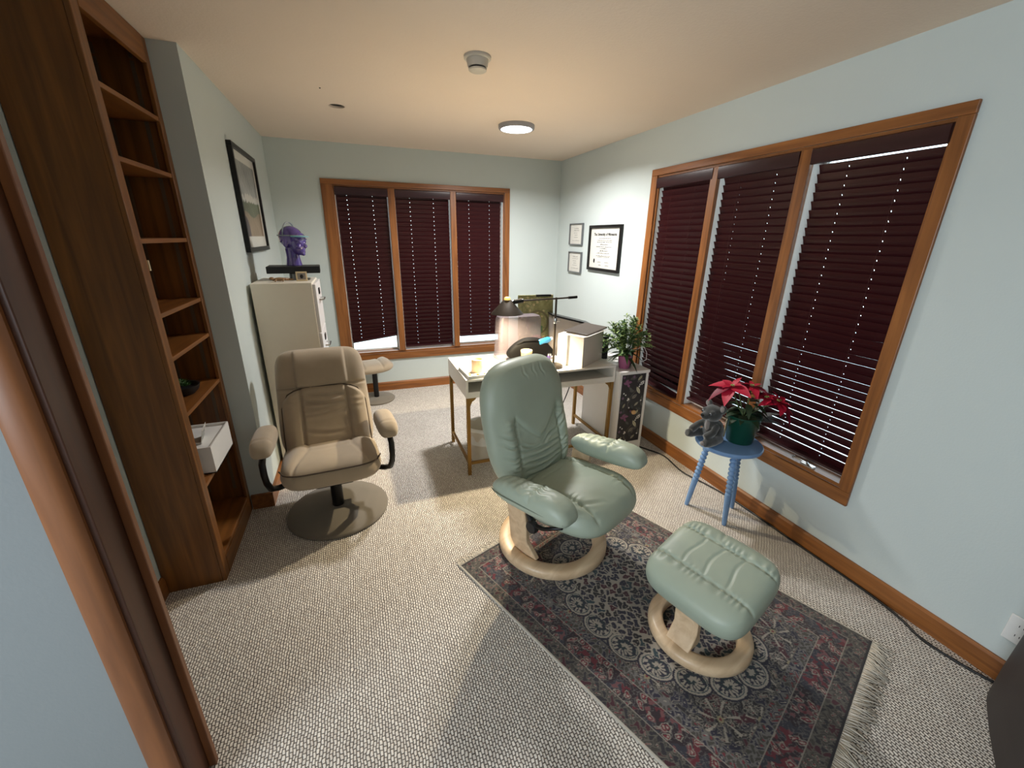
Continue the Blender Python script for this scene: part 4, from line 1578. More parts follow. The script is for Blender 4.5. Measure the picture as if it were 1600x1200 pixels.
dp = frame_thing('diploma', 'large black framed diploma on the right wall, beside two smaller certificates', 'diploma', 0.555, 0.418, 0.026, 0.024, M['frame'], (-0.002, -1.018, 1.556), -PI / 2)
MB().box(-0.255, 0.255, -0.008, -0.002, -0.185, 0.185).build('sheet', M['paper'], dp)
text_mesh('lettering', 'The University of Minnesota', 0.034, M['ink'], dp, (0.0, -0.0085, 0.115), 0.0012)
sc = MB()
for k, (z, a_, b_, hh) in enumerate(((0.088, -0.10, 0.10, 0.007), (0.068, -0.13, 0.13, 0.008), (0.053, -0.13, 0.13, 0.007), (0.030, -0.07, 0.07, 0.012), (0.010, -0.14, 0.13, 0.008), (-0.006, -0.07, 0.05, 0.008), (-0.028, -0.07, 0.07, 0.013), (-0.048, -0.12, 0.10, 0.008), (-0.072, -0.13, 0.12, 0.007), (-0.082, -0.10, 0.10, 0.006),
                                      (-0.130, -0.10, -0.03, 0.007), (-0.130, 0.03, 0.10, 0.006), (-0.158, -0.08, -0.03, 0.008), (-0.158, 0.04, 0.11, 0.007))):
    scribble(sc, z, a_, b_, hh, 50 + k)
sc.build('small_print', M['ink'], dp)
MB().prism([(-0.165 + 0.014 * math.cos(t * 2 * PI / 16), -0.118 + 0.021 * math.sin(t * 2 * PI / 16)) for t in range(16)], -0.0088, -0.008, 'xzy').build('seal', M['ink'], dp)
for i, (z, lab) in enumerate(((1.685, 'small grey framed certificate on the right wall, the upper of two'), (1.402, 'small grey framed certificate on the right wall, the lower of two'))):
    ct = frame_thing('certificate', lab, 'certificate', 0.282, 0.215, 0.010, 0.022, M['frameg'], (-0.002, -0.455 - 0.006 * i, z), -PI / 2, 'small framed certificates')
    MB().box(-0.132, 0.132, -0.008, -0.002, -0.099, 0.099).build('sheet', M['paper'], ct)
    sc = MB()
    for k, (zz, a_, b_, hh) in enumerate(((0.052, -0.05, 0.05, 0.012), (0.034, -0.06, 0.06, 0.007), (0.010, -0.05, 0.03, 0.007), (-0.012, -0.03, 0.04, 0.007), (-0.034, -0.05, 0.04, 0.006), (-0.066, -0.08, 0.08, 0.006))):
        scribble(sc, zz, a_, b_, hh, 90 + k + 10 * i)
    sc.build('small_print', M['inkl'], ct)

# ------------------------------------------------------------------ ceiling fixtures
led = empty('ceiling_light', (-0.99, -1.225, H), 0, 'round white flush ceiling light with grey rim, switched on', 'ceiling light')
MB().lathe([(0.118, -0.030), (0.132, -0.028), (0.136, -0.022), (0.136, 0.0), (0.118, 0.0)], 56, closed=True).build('rim', M['ledrim'], led, smooth=40)
MB().lathe([(0.0, -0.036), (0.06, -0.0355), (0.10, -0.033), (0.117, -0.029), (0.117, -0.012), (0.0, -0.012)], 56).build('diffuser', M['led'], led, smooth=50)
ll = bpy.data.lights.new('ceiling_light_source', 'AREA')
ll.shape = 'DISK'
ll.size = 0.22
ll.energy = LED_WATTS
ll.color = (1.0, 0.985, 0.965)
ll.spread = math.radians(158)
llo = bpy.data.objects.new('ceiling_light_source', ll)
COL.objects.link(llo)
llo.parent = led
llo.location = (0, 0, -0.038)
sm = empty('smoke_detector', (-1.602, -2.33, H), 0, 'round white smoke detector on the ceiling', 'smoke detector')
MB().lathe([(0.0, -0.014), (0.060, -0.014), (0.064, -0.010), (0.064, 0.0), (0.0, 0.0)], 40).build('base', M['smoke'], sm, smooth=40)
MB().lathe([(0.0, -0.060), (0.036, -0.060), (0.042, -0.056), (0.042, -0.050), (0.0, -0.050)], 40).build('cap', M['smoke'], sm, smooth=40)
MB().lathe([(0.0, -0.051), (0.038, -0.051), (0.038, -0.043), (0.0, -0.043)], 40).build('vent_gap', M['dark'], sm, smooth=40)
MB().lathe([(0.0, -0.044), (0.046, -0.044), (0.053, -0.014), (0.0, -0.014)], 40).build('body', M['smoke'], sm, smooth=40)
nt_ = tag(MB().lathe([(0.0, -0.004), (0.004, -0.003), (0.005, 0.0), (0.0, 0.0)], 12, T(-2.33, -1.56, H)).build('screw_hook', M['dark']), 'tiny dark screw in the ceiling near the round recess', 'screw')

# wall outlet
ol = empty('wall_outlet', (-0.001, -4.163, 0.247), -PI / 2, 'white wall outlet plate low on the right wall', 'outlet')
MB().box(-0.037, 0.037, -0.006, 0, -0.058, 0.058).build('plate', M['whitepl'], ol, bevel=0.003)
for z in (0.022, -0.022):
    so = MB().lathe([(0.0, 0), (0.015, 0), (0.016, 0.002), (0.0, 0.002)], 20, T(0, -0.006, z) @ rot('X', 90)).build('socket', M['whitepl'], ol)
    MB().box(-0.007, -0.005, -0.0085, -0.008, z - 0.004, z + 0.005).box(0.005, 0.007, -0.0085, -0.008, z - 0.004, z + 0.005).build('slot', M['dark'], so)

# ------------------------------------------------------------------ desk
DX0, DX1, DY0, DY1 = -1.625, -0.452, -2.035, -1.452
DZ = 0.735
dcx, dcy = (DX0 + DX1) / 2, (DY0 + DY1) / 2
dsk = empty('writing_desk', (dcx, dcy, 0), 0, 'white writing desk with open cubby front and brass legs, behind the recliner', 'desk')
a, b = (DX1 - DX0) / 2, (DY1 - DY0) / 2
MB().box(-a, a, -b, b, DZ - 0.016, DZ).build('desk_top', M['white'], dsk, bevel=0.002)
MB().box(-a, a, -b, b, 0.602, 0.618).build('bottom_board', M['white'], dsk, bevel=0.002)
for (x0, x1) in ((-a, -a + 0.016), (a - 0.016, a)):
    MB().box(x0, x1, -b, b, 0.6185, DZ - 0.0165).build('side_board', M['white'], dsk)
MB().box(-a + 0.017, a - 0.017, b - 0.016, b, 0.6185, DZ - 0.0165).build('back_board', M['white'], dsk)
MB().box(-0.008, 0.008, -b + 0.03, b - 0.017, 0.6185, DZ - 0.0165).build('divider', M['white'], dsk)
MB().box(-a + 0.017, a - 0.017, -b, -b + 0.012, 0.6185, 0.645).build('front_lip', M['white'], dsk)
lg = 0.0125
for sx in (-1, 1):
    for sy in (-1, 1):
        lx, ly = sx * (a - 0.016), sy * (b - 0.016)
        L = MB().box(lx - lg, lx + lg, ly - lg, ly + lg, 0.0, 0.601).build('leg', M['brass'], dsk, bevel=0.002)
        g = MB()
        g.prism([(lx - sx * lg, 0.60), (lx - sx * 0.06, 0.60), (lx - sx * 0.048, 0.585), (lx - sx * 0.028, 0.572), (lx - sx * 0.018, 0.55), (lx - sx * lg, 0.535)], ly - 0.006, ly + 0.006, 'xzy')
        g.prism([(ly - sy * lg, 0.60), (ly - sy * 0.06, 0.60), (ly - sy * 0.048, 0.585), (ly - sy * 0.028, 0.572), (ly - sy * 0.018, 0.55), (ly - sy * lg, 0.535)], lx - 0.006, lx + 0.006, 'yzx')
        g.build('corner_brace', M['brass'], dsk)
    MB().box(sx * (a - 0.016) - 0.009, sx * (a - 0.016) + 0.009, -b + 0.03, b - 0.03, 0.085, 0.103).build('stretcher', M['brass'], dsk)
MB().box(-a + 0.03, a - 0.03, -b + 0.007, -b + 0.025, 0.085, 0.103).build('stretcher', M['brass'], dsk)

# wastebin below the desk
wbn = empty('wastebin', (-1.44, -1.80, 0.001), 0, 'white plastic wastebin with a thin liner under the desk', 'wastebin')
MB().lathe([(0.0, 0.0), (0.095, 0.0), (0.10, 0.004), (0.122, 0.27), (0.126, 0.275), (0.126, 0.285), (0.119, 0.285), (0.115, 0.27), (0.095, 0.008), (0.0, 0.008)], 40).build('bin', M['milky'], wbn, smooth=40)
vs, fs3 = [], []
for k in range(40):
    a_ = 2 * PI * k / 40
    for (r0, z) in ((0.116, 0.15), (0.117, 0.287), (0.128, 0.292), (0.130, 0.262 + 0.004 * math.sin(5 * a_))):
        rr = r0 + 0.002 * math.sin(9 * a_)
        vs.append((rr * math.cos(a_), rr * math.sin(a_), z))
for k in range(40):
    for j in range(3):
        l = (k + 1) % 40
        fs3.append((4 * k + j, 4 * l + j, 4 * l + j + 1, 4 * k + j + 1))
MB().add(vs, fs3).build('liner', M['whitepl'], wbn, smooth=True)

# ---- desk lamp
lx, ly = -0.930, -1.925
lm = empty('desk_lamp', (lx, ly, DZ + 0.001), 0, 'bronze swing-arm desk lamp with a cone shade, lit, on the white desk', 'desk lamp')
MB().lathe([(0.0, 0.0), (0.067, 0.0), (0.070, 0.004), (0.070, 0.013), (0.063, 0.018), (0.015, 0.024), (0.0, 0.024)], 40).build('base', M['shade'], lm, smooth=40)
MB().tube([(0, 0, 0.02), (0, 0, 0.51)], 0.0075, 12).build('pole', M['shade'], lm, smooth=40)
cl = MB().lathe([(0.0, 0.325), (0.012, 0.325), (0.014, 0.33), (0.014, 0.36), (0.012, 0.365), (0.0, 0.365)], 16).build('height_clamp', M['chrome'], lm, smooth=40)
MB().tube([(0.0, 0, 0.345), (0.03, -0.012, 0.345)], 0.007, 10).build('clamp_screw', M['chrome'], cl)
MB().tube([(0.165, 0.01, 0.505), (0.0, 0, 0.502), (-0.27, -0.008, 0.497)], 0.006, 10).build('swing_arm', M['shade'], lm, smooth=40)
MB().tube([(0.10, 0.006, 0.504), (0.168, 0.01, 0.506)], 0.010, 10).build('counterweight', M['black'], lm, smooth=40)
MB().tube([(-0.255, -0.008, 0.497), (-0.335, 0.0, 0.487)], 0.014, 12).build('socket_arm', M['black'], lm, smooth=40)
MB().tube([(-0.268, -0.012, 0.507), (-0.320, -0.008, 0.501)], 0.007, 8).build('switch', M['chrome'], lm, smooth=40)
shx, shz = -0.365, 0.412
MB().lathe([(0.020, shz + 0.093), (0.027, shz + 0.090), (0.112, shz), (0.110, shz), (0.026, shz + 0.087), (0.020, shz + 0.090)], 48, T(shx, 0.008, 0), closed=True).build('cone_shade', M['shade'], lm, smooth=50)
MB().lathe([(0.012, shz + 0.086), (0.021, shz + 0.089), (0.021, shz + 0.106), (0.012, shz + 0.112)], 24, T(shx, 0.008, 0)).build('shade_cap', M['gold'], lm, smooth=40)
MB().ball((shx, 0.008, shz + 0.066), (0.016, 0.016, 0.014), 16, 10).build('bulb', M['bulb'], lm, smooth=True)
pl = bpy.data.lights.new('desk_lamp_bulb', 'SPOT')
pl.spot_size = math.radians(146)
pl.spot_blend = 0.55
pl.energy = LAMP_WATTS
pl.color = (1.0, 0.83, 0.55)
pl.shadow_soft_size = 0.012
plo = bpy.data.objects.new('desk_lamp_bulb', pl)
COL.objects.link(plo)
plo.parent = lm
plo.location = (shx, 0.008, shz + 0.046)

ul = bpy.data.lights.new('added_uplight', 'SPOT')  # extra spot above the closed cap, added to warm the ceiling
ul.energy = ADDED_UPLIGHT_WATTS
ul.color = (1.0, 0.78, 0.48)
ul.spot_size = math.radians(150)
ul.spot_blend = 1.0
ul.shadow_soft_size = 0.012
ulo = bpy.data.objects.new('added_uplight', ul)
COL.objects.link(ulo)
ulo.parent = lm
ulo.location = (shx, 0.008, shz + 0.125)
ulo.rotation_euler = (PI, 0, 0)

# ---- things on the desk
tr = empty('desk_tray', (-1.515, -1.90, DZ + 0.001), math.radians(3), 'shallow white tray with a rim at the near corner of the desk', 'tray')
t_ = MB()
w_, d_ = 0.095, 0.125
t_.box(-w_, w_, -d_, d_, 0, 0.004)
for (x0, x1, y0, y1) in ((-w_, -w_ + 0.006, -d_, d_), (w_ - 0.006, w_, -d_, d_), (-w_ + 0.006, w_ - 0.006, -d_, -d_ + 0.006), (-w_ + 0.006, w_ - 0.006, d_ - 0.006, d_)):
    t_.box(x0, x1, y0, y1, 0.004, 0.022)
t_.build('tray', M['whitepl'], tr, bevel=0.001)
cn = empty('candle_jar', (-1.505, -1.885, DZ + 0.006), 0, 'cream candle in a short jar standing on the white desk tray', 'candle')
MB().lathe([(0.0, 0.0), (0.038, 0.0), (0.041, 0.004), (0.041, 0.09), (0.038, 0.092), (0.036, 0.075), (0.0, 0.073)], 32).build('jar', M['candle'], cn, smooth=40)
MB().tube([(0, 0, 0.073), (0.001, 0, 0.085)], 0.001, 6).build('wick', M['black'], cn)
rr_ = random.Random(3)
for k, (x, y) in enumerate(((-1.575, -1.955), (-1.545, -1.972), (-1.520, -1.965), (-1.495, -1.975), (-1.475, -1.958))):
    o = MB()
    n_ = 7
    out = [(0.014 * (0.7 + 0.5 * rr_.random()) * math.cos(2 * PI * i / n_), 0.010 * (0.7 + 0.5 * rr_.random()) * math.sin(2 * PI * i / n_)) for i in range(n_)]
    o.prism(out, 0.0, 0.009)
    w = o.build('wrapped_sweet', M['orange'] if k % 2 == 0 else M['cream'], None, bevel=0.002)
    w.location = (x, y, DZ + 0.0065)
    w.rotation_euler = (rr_.uniform(-0.2, 0.2), rr_.uniform(-0.2, 0.2), rr_.uniform(0, 3))
    tag(w, ('orange wrapped sweet at the left of the desk tray, beside its rim', 'cream wrapped sweet nearest the front rim of the desk tray', 'orange wrapped sweet in the middle of the desk tray row', 'cream wrapped sweet right of the middle in the desk tray', 'orange wrapped sweet at the right end of the desk tray')[k], 'sweet', 'wrapped sweets in the desk tray')
cup = empty('pencil_cup', (-1.095, -1.80, DZ + 0.001), 0, 'pale wooden pencil cup at the middle of the desk', 'cup')
MB().lathe([(0.0, 0.0), (0.038, 0.0), (0.040, 0.003), (0.043, 0.105), (0.040, 0.108), (0.037, 0.10), (0.035, 0.01), (0.0, 0.01)], 32).build('cup', M['woodcup'], cup, smooth=40)
MB().lathe([(0.0425, 0.092), (0.0440, 0.094), (0.0442, 0.106), (0.042, 0.109), (0.040, 0.107)], 32).build('rim', M['cream'], cup, smooth=40)

# tangle of thin cable
for i, (seed, zlo) in enumerate(((4, 0.003), (9, 0.005))):
    r5 = random.Random(seed)
    pts = []
    x, y = (-1.43, -1.90) if i == 0 else (-1.42, -1.80)
    for k in range(60):
        t = k / 59
        pts.append((x + 0.30 * t + 0.055 * math.sin(11 * t + i * 2), y + 0.07 * math.sin(17 * t + i) + 0.06 * t, DZ + zlo + 0.003 * math.sin(7 * t)))
    o = MB().tube(pts, 0.0018, 5).build('thin_cable', M['cableg'], None, smooth=True)
    tag(o, ('thin grey cable looping across the desk, the strand nearest the recliner', 'thin grey cable looping across the desk, the strand nearest the back window')[i], 'cable')
pp = MB().box(-0.14, 0.14, -0.10, 0.10, 0, 0.0015).build('paper_sheet', M['paper'])
pp.location = (-1.27, -1.80, DZ + 0.0005)
pp.rotation_euler = (0, 0, math.radians(12))
tag(pp, 'loose white paper sheet on the desk below the cable loops', 'paper')
pn = empty('pen', (-1.28, -1.93, DZ + 0.006), math.radians(-12), 'slim dark pen lying on the desk beside the tray', 'pen')
MB().tube([(-0.065, 0, 0), (0.05, 0, 0), (0.065, 0, 0)], [0.004, 0.004, 0.001], 8).build('barrel', M['brown'], pn, smooth=40)
MB().tube([(-0.066, 0, 0), (-0.03, 0, 0)], 0.0046, 8).build('cap', M['black'], pn, smooth=40)

# frosted tub standing upside down
tub = empty('storage_tub', (-1.075, -1.562, DZ + 0.001), math.radians(2), 'frosted plastic storage tub upside down at the back of the desk', 'storage tub')
t_ = MB()


def rrect(w, d, r, z, n=6):
    out = []
    for (cx, cy, a0) in ((w - r, d - r, 0), (-w + r, d - r, 90), (-w + r, -d + r, 180), (w - r, -d + r, 270)):
        for k in range(n + 1):
            a_ = math.radians(a0 + 90 * k / n)
            out.append((cx + r * math.cos(a_), cy + r * math.sin(a_), z))
    return out


lv = [rrect(0.190, 0.072, 0.03, 0.012), rrect(0.186, 0.070, 0.03, 0.03), rrect(0.178, 0.064, 0.03, 0.30), rrect(0.170, 0.056, 0.03, 0.325), rrect(0.150, 0.040, 0.025, 0.332)]
n_ = len(lv[0])
vs = [p for l in lv for p in l]
fs3 = [(j * n_ + k, j * n_ + (k + 1) % n_, (j + 1) * n_ + (k + 1) % n_, (j + 1) * n_ + k) for j in range(4) for k in range(n_)]
fs3.append(tuple(4 * n_ + k for k in range(n_)))
t_.add(vs, fs3).build('shell', M['bin'], tub, smooth=40)
rm = MB()
rm.add(rrect(0.200, 0.080, 0.034, 0.0) + rrect(0.200, 0.080, 0.034, 0.014) + rrect(0.186, 0.068, 0.03, 0.014) + rrect(0.186, 0.068, 0.03, 0.0),
       [(j * n_ + k, j * n_ + (k + 1) % n_, ((j + 1) % 4) * n_ + (k + 1) % n_, ((j + 1) % 4) * n_ + k) for j in range(4) for k in range(n_)])
rm.build('rim', M['binrim'], tub, smooth=40)

# sage floral board
ny_, nx_ = 150, 96
yy, xx = np.meshgrid(np.linspace(1, 0, ny_), np.linspace(0, 1, nx_), indexing='ij')
nz = wig(xx, yy, 10, 12, 21) + 0.7 * wig(xx, yy, 34, 40, 22)
art = C3(142, 140, 96) + 0.07 * nz[..., None]
f1, f2, idv = vor(xx * 0.3, yy * 0.47, 0.035, 61)
put(art, ((f2 - f1) < 0.004) & (idv > 0.5), C3(112, 118, 80))
put(art, (f1 < 0.009) & (idv > 0.75), C3(186, 170, 128))
put(art, np.abs(np.hypot((xx - 0.55) / 0.30, (yy - 0.52) / 0.20) - 1) < 0.09, C3(112, 104, 74))
put(art, np.hypot((xx - 0.50) / 0.20, (yy - 0.40) / 0.10) < 1 + 0.2 * nz, C3(84, 116, 80))
rr = np.hypot((xx - 0.52) * 0.3, (yy - 0.17) * 0.47)
put(art, rr < 0.06 + 0.006 * nz, C3(184, 112, 112))
put(art, (rr < 0.055) & (np.cos(rr * 260 + 3 * np.arctan2(yy - 0.17, xx - 0.52)) > 0.5), C3(206, 146, 140))
M['canvas'] = attr_mat('printed_canvas', 0.8, 0.1, 200)
cv = empty('floral_board', (-0.885, -1.462, DZ + 0.003), math.radians(-4), 'sage green floral board with a pink rose leaning at the back of the desk', 'floral board')
po = painted('printed_face', art, 0.30, 0.465, 0.014, M['canvas'], cv)
po.rotation_euler = (math.radians(86), 0, 0)
po.location = (0, -0.012, 0.234)
MB().box(0.0, 0.13, -0.004, 0.012, 0.452, 0.468).build('clip', M['black'], cv, bevel=0.002)

# black soft bag and a blue bottle on it
bg = empty('soft_bag', (-1.02, -1.705, DZ + 0.001), math.radians(1), 'black soft bag lying on the desk before the frosted tub', 'bag')
cushion('body', 0.40, 0.10, 0.16, lambda x, y: 0.006 * wig(x, y, 22, 30, 14) + 0.02 * np.sin((x + 0.2) * 8), lambda x, y, z: (x, y, (z + 0.08) * (1 - 0.25 * np.clip(-x / 0.2, 0, 1) ** 2 - 0.45 * np.clip(x / 0.2, 0, 1) ** 2) + 0.001), M['bag'], bg, 40, 24, n=4, q=3)
MB().tube([(-0.15, -0.02, 0.12), (-0.08, -0.04, 0.165), (0.02, -0.045, 0.165), (0.10, -0.03, 0.13)], 0.006, 8).build('strap', M['bag'], bg, smooth=True)
bo = empty('blue_bottle', (-0.915, -1.72, 0.885), math.radians(15), 'bright blue plastic bottle lying on the black bag', 'bottle')
MB().lathe([(0.0, -0.06), (0.020, -0.058), (0.023, -0.05), (0.023, 0.035), (0.016, 0.055), (0.011, 0.06), (0.0, 0.06)], 24, rot('Y', 82)).build('bottle', M['cyan'], bo, smooth=40)
MB().lathe([(0.0, 0.058), (0.013, 0.058), (0.013, 0.076), (0.0, 0.077)], 20, rot('Y', 82)).build('cap', M['white'], bo, smooth=40)
# small black device behind the lamp pole
kb = empty('keypad', (-0.965, -1.835, DZ + 0.001), math.radians(-6), 'small grey keypad between the pencil cup and the lamp pole', 'keypad')
MB().box(-0.08, 0.08, -0.035, 0.035, 0, 0.014).build('case', M['greybrd'], kb, bevel=0.003)
for r in range(3):
    for c in range(6):
        MB().box(-0.07 + c * 0.024, -0.052 + c * 0.024, -0.028 + r * 0.02, -0.013 + r * 0.02, 0.014, 0.019).build('key', M['cream'], kb)

# white carton with dark boards on top
ca_ = math.radians(34)
cb = empty('carton', (-0.745, -2.030, DZ + 0.001), ca_, 'white cardboard carton at the right end of the desk beside the lamp', 'box')
cw, cdp, chh = 0.345, 0.215, 0.232
MB().box(0, cw, 0, cdp, 0, chh).build('carton', M['card'], cb, bevel=0.002)
MB().box(-0.001, cw + 0.001, cdp * 0.46, cdp * 0.54, chh, chh + 0.0006).build('tape', M['cream'], cb)
fl2 = MB().box(0.0, cw, -0.002, 0.0, 0.0, 0.045, T(0, 0, 0)).build('flap', M['card'], cb)
fl2.location = (0, 0, chh)
fl2.rotation_euler = (math.radians(70), 0, 0)
bd = MB().box(-0.15, 0.15, -0.10, 0.10, 0, 0.012).build('dark_board', M['darkbrd'], None, bevel=0.002)
bd.location = (-0.625, -1.845, DZ + chh + 0.013)
bd.rotation_euler = (math.radians(2), math.radians(-3), math.radians(30))
tag(bd, 'flat dark brown board lying on top of the white carton', 'board')
gb = empty('file_box', (-0.63, -1.575, DZ + 0.001), math.radians(-8), 'grey file box with a sloping black lid behind the white carton', 'box')
MB().prism([(-0.16, 0), (0.16, 0), (0.16, 0.235), (-0.16, 0.315)], -0.06, 0.06, 'xzy').build('body', M['greybrd'], gb, bevel=0.002)
MB().prism([(-0.165, 0.318), (0.175, 0.233), (0.175, 0.245), (-0.165, 0.330)], -0.066, 0.075, 'xzy').build('lid', M['black'], gb, bevel=0.002)
pk = empty('pen_pot', (-0.905, -1.795, DZ + 0.001), 0, 'small purple lidded pot between the lamp pole and the white carton', 'pot')
MB().lathe([(0.0, 0.0), (0.014, 0.0), (0.016, 0.003), (0.016, 0.05), (0.0, 0.05)], 18).build('pot', M['purple'], pk, smooth=40)
MB().lathe([(0.0, 0.05), (0.0165, 0.05), (0.0165, 0.066), (0.0, 0.068)], 18).build('lid', M['chrome'], pk, smooth=40)

# cables hanging below the desk
cbs = [
    ('black cable hanging straight from the desk beside the cupboard', [(-0.60, -1.60, 0.60), (-0.60, -1.60, 0.45), (-0.63, -1.56, 0.28), (-0.68, -1.52, 0.10), (-0.70, -1.50, 0.01), (-0.62, -1.48, 0.006)]),
    ('black cable arching from the recliner side down behind the desk leg', [(-0.98, -1.60, 0.33), (-0.90, -1.58, 0.38), (-0.80, -1.56, 0.37), (-0.74, -1.54, 0.26), (-0.69, -1.52, 0.12), (-0.66, -1.50, 0.006)]),
    ('black cable coiled in a loop round the back desk leg', [(-0.90, -1.58, 0.05), (-0.82, -1.60, 0.10), (-0.78, -1.56, 0.16), (-0.73, -1.52, 0.17), (-0.70, -1.54, 0.10), (-0.76, -1.60, 0.04), (-0.86, -1.58, 0.006)]),
]


def spline(pts, n=8):
    P = [Vector(p) for p in pts]
    out = []
    for i in range(len(P) - 1):
        a_, b_, c_, d_ = P[max(i - 1, 0)], P[i], P[i + 1], P[min(i + 2, len(P) - 1)]
        for k in range(n):
            t = k / n
            out.append(0.5 * ((2 * b_) + (c_ - a_) * t + (2 * a_ - 5 * b_ + 4 * c_ - d_) * t * t + (3 * b_ - a_ - 3 * c_ + d_) * t ** 3))
    out.append(P[-1])
    return out


for lab, pts in cbs:
    tag(MB().tube(spline(pts), 0.0045, 6).build('power_cable', M['cable'], None, smooth=True), lab, 'cable', 'cables under the desk')
fcab = [(-0.20, -1.99, 0.006), (-0.13, -2.12, 0.006), (-0.07, -2.26, 0.006), (-0.10, -2.50, 0.006), (-0.055, -2.70, 0.006), (-0.026, -2.90, 0.006), (-0.024, -3.30, 0.006), (-0.024, -3.70, 0.006), (-0.045, -3.86, 0.006), (-0.078, -3.96, 0.006), (-0.065, -4.08, 0.006), (-0.035, -4.18, 0.006)]
tag(MB().tube(spline(fcab), 0.0055, 6).build('floor_cable', M['cable'], None, smooth=True), 'long black cable along the baseboard of the right wall', 'cable')

# ------------------------------------------------------------------ floral cupboard
KX0, KX1, KY0, KY1, KH = -0.447, -0.172, -2.085, -1.56, 0.69
kb_ = empty('floral_cupboard', ((KX0 + KX1) / 2, (KY0 + KY1) / 2, 0), 0, 'narrow white cupboard with a dark floral door beside the desk', 'cupboard')
a, b = (KX1 - KX0) / 2, (KY1 - KY0) / 2
MB().box(-a, a, -b - 0.004, b, KH - 0.022, KH).build('top_board', M['white'], kb_, bevel=0.002)
MB().box(-a + 0.008, -a + 0.026, -b, b, 0.0, KH - 0.022).build('side_panel', M['white'], kb_)
MB().box(a - 0.026, a - 0.008, -b, b, 0.0, KH - 0.022).build('side_panel', M['white'], kb_)
MB().box(-a + 0.026, a - 0.026, -b, -b + 0.016, 0.0, 0.085).build('plinth', M['white'], kb_)
MB().box(-a + 0.026, a - 0.026, b - 0.008, b, 0.0, KH - 0.022).build('back_panel', M['white'], kb_)


def floral_art(w, h, res):
    nx, ny = int(w / res), int(h / res)
    X, Y = np.meshgrid(np.linspace(-w / 2, w / 2, nx), np.linspace(h / 2, -h / 2, ny))
    img = np.zeros((ny, nx, 3)) + C3(40, 38, 42)
    r = np.random.RandomState(4)

    def leaf(cx, cy, L, W_, ang, c):
        ux, uy = math.cos(ang), math.sin(ang)
        a_ = (X - cx) * ux + (Y - cy) * uy
        b_ = -(X - cx) * uy + (Y - cy) * ux
        t = np.clip(a_ / L, -0.5, 0.5)
        wd = W_ * 0.5 * np.cos(t * PI)
        m = (np.abs(a_) < L / 2) & (np.abs(b_) < wd)
        img[m] = c
        img[m & (np.abs(b_) < W_ * 0.06)] = c * 0.65

    for k in range(26):
        leaf(r.uniform(-w / 2, w / 2), r.uniform(-h / 2, h / 2), r.uniform(0.03, 0.06), r.uniform(0.012, 0.022), r.uniform(0, PI), C3(62, 66, 68) if k % 2 else C3(84, 82, 78))
    period = h / 2
    for j in (0, 1):
        oy = h / 2 - j * period
        for k in range(90):
            t = k / 89
            x = 0.055 * math.sin(t * 5 + 0.6) + 0.02
            y = oy - t * period
            img[np.hypot(X - x, Y - y) < 0.0028] = C3(88, 84, 70)
        for (x, y, L, W_, an, c) in ((0.055, -0.035, 0.055, 0.020, 0.8, C3(176, 172, 140)), (0.05, -0.135, 0.075, 0.026, 2.1, C3(196, 192, 164)), (0.02, -0.185, 0.060, 0.028, 0.6, C3(122, 118, 108)), (-0.07, -0.255, 0.045, 0.016, 1.1, C3(168, 164, 140)), (0.045, -0.25, 0.05, 0.018, 0.7, C3(160, 156, 136)), (-0.02, -0.12, 0.05, 0.018, 2.4, C3(84, 88, 84)), (0.09, -0.21, 0.06, 0.02, 1.5, C3(90, 92, 84))):
            leaf(x, oy + y, L, W_, an, c)
        for (x, y) in ((-0.052, -0.07), (-0.062, -0.052), (-0.035, -0.062), (-0.045, -0.088), (-0.075, -0.07)):
            leaf(x, oy + y, 0.042, 0.018, x * 90, C3(136, 84, 120))
        for (x, y) in ((0.07, -0.075), (0.082, -0.068), (0.09, -0.08), (0.078, -0.088), (0.062, -0.09), (0.092, -0.066), (0.055, -0.105), (-0.03, -0.205), (-0.04, -0.21), (-0.035, -0.197), (-0.08, -0.15), (-0.062, -0.165), (-0.02, -0.275), (0.085, -0.225)):
            img[np.hypot(X - x, Y - oy - y) < 0.0065] = C3(214, 212, 206)
        for (x, y) in ((0.0, -0.02), (-0.09, -0.02), (-0.085, -0.19)):
            img[np.hypot(X - x, Y - oy - y) < 0.011] = C3(110, 86, 110)
    return img


M['floralp'] = attr_mat('floral_print', 0.5, 0, 60)
dw, dh = 2 * a - 0.056, KH - 0.022 - 0.088
door = MB().box(-dw / 2, dw / 2, -b + 0.003, -b + 0.016, 0.0865, KH - 0.0235).build('door', M['white'], kb_)
po = painted('floral_print', floral_art(dw - 0.006, dh - 0.006, 0.0016), dw - 0.006, dh - 0.006, 0.0015, M['floralp'], door)
po.rotation_euler = (PI / 2, 0, 0)
po.location = (0, -b + 0.0012, 0.0865 + dh / 2)
MB().lathe([(0.0, 0), (0.007, 0), (0.008, 0.01), (0.016, 0.016), (0.019, 0.024), (0.016, 0.031), (0.0, 0.034)], 24, T(0.012, -b + 0.001, 0.355) @ rot('X', 90)).build('knob', M['woodcup'], door, smooth=50)

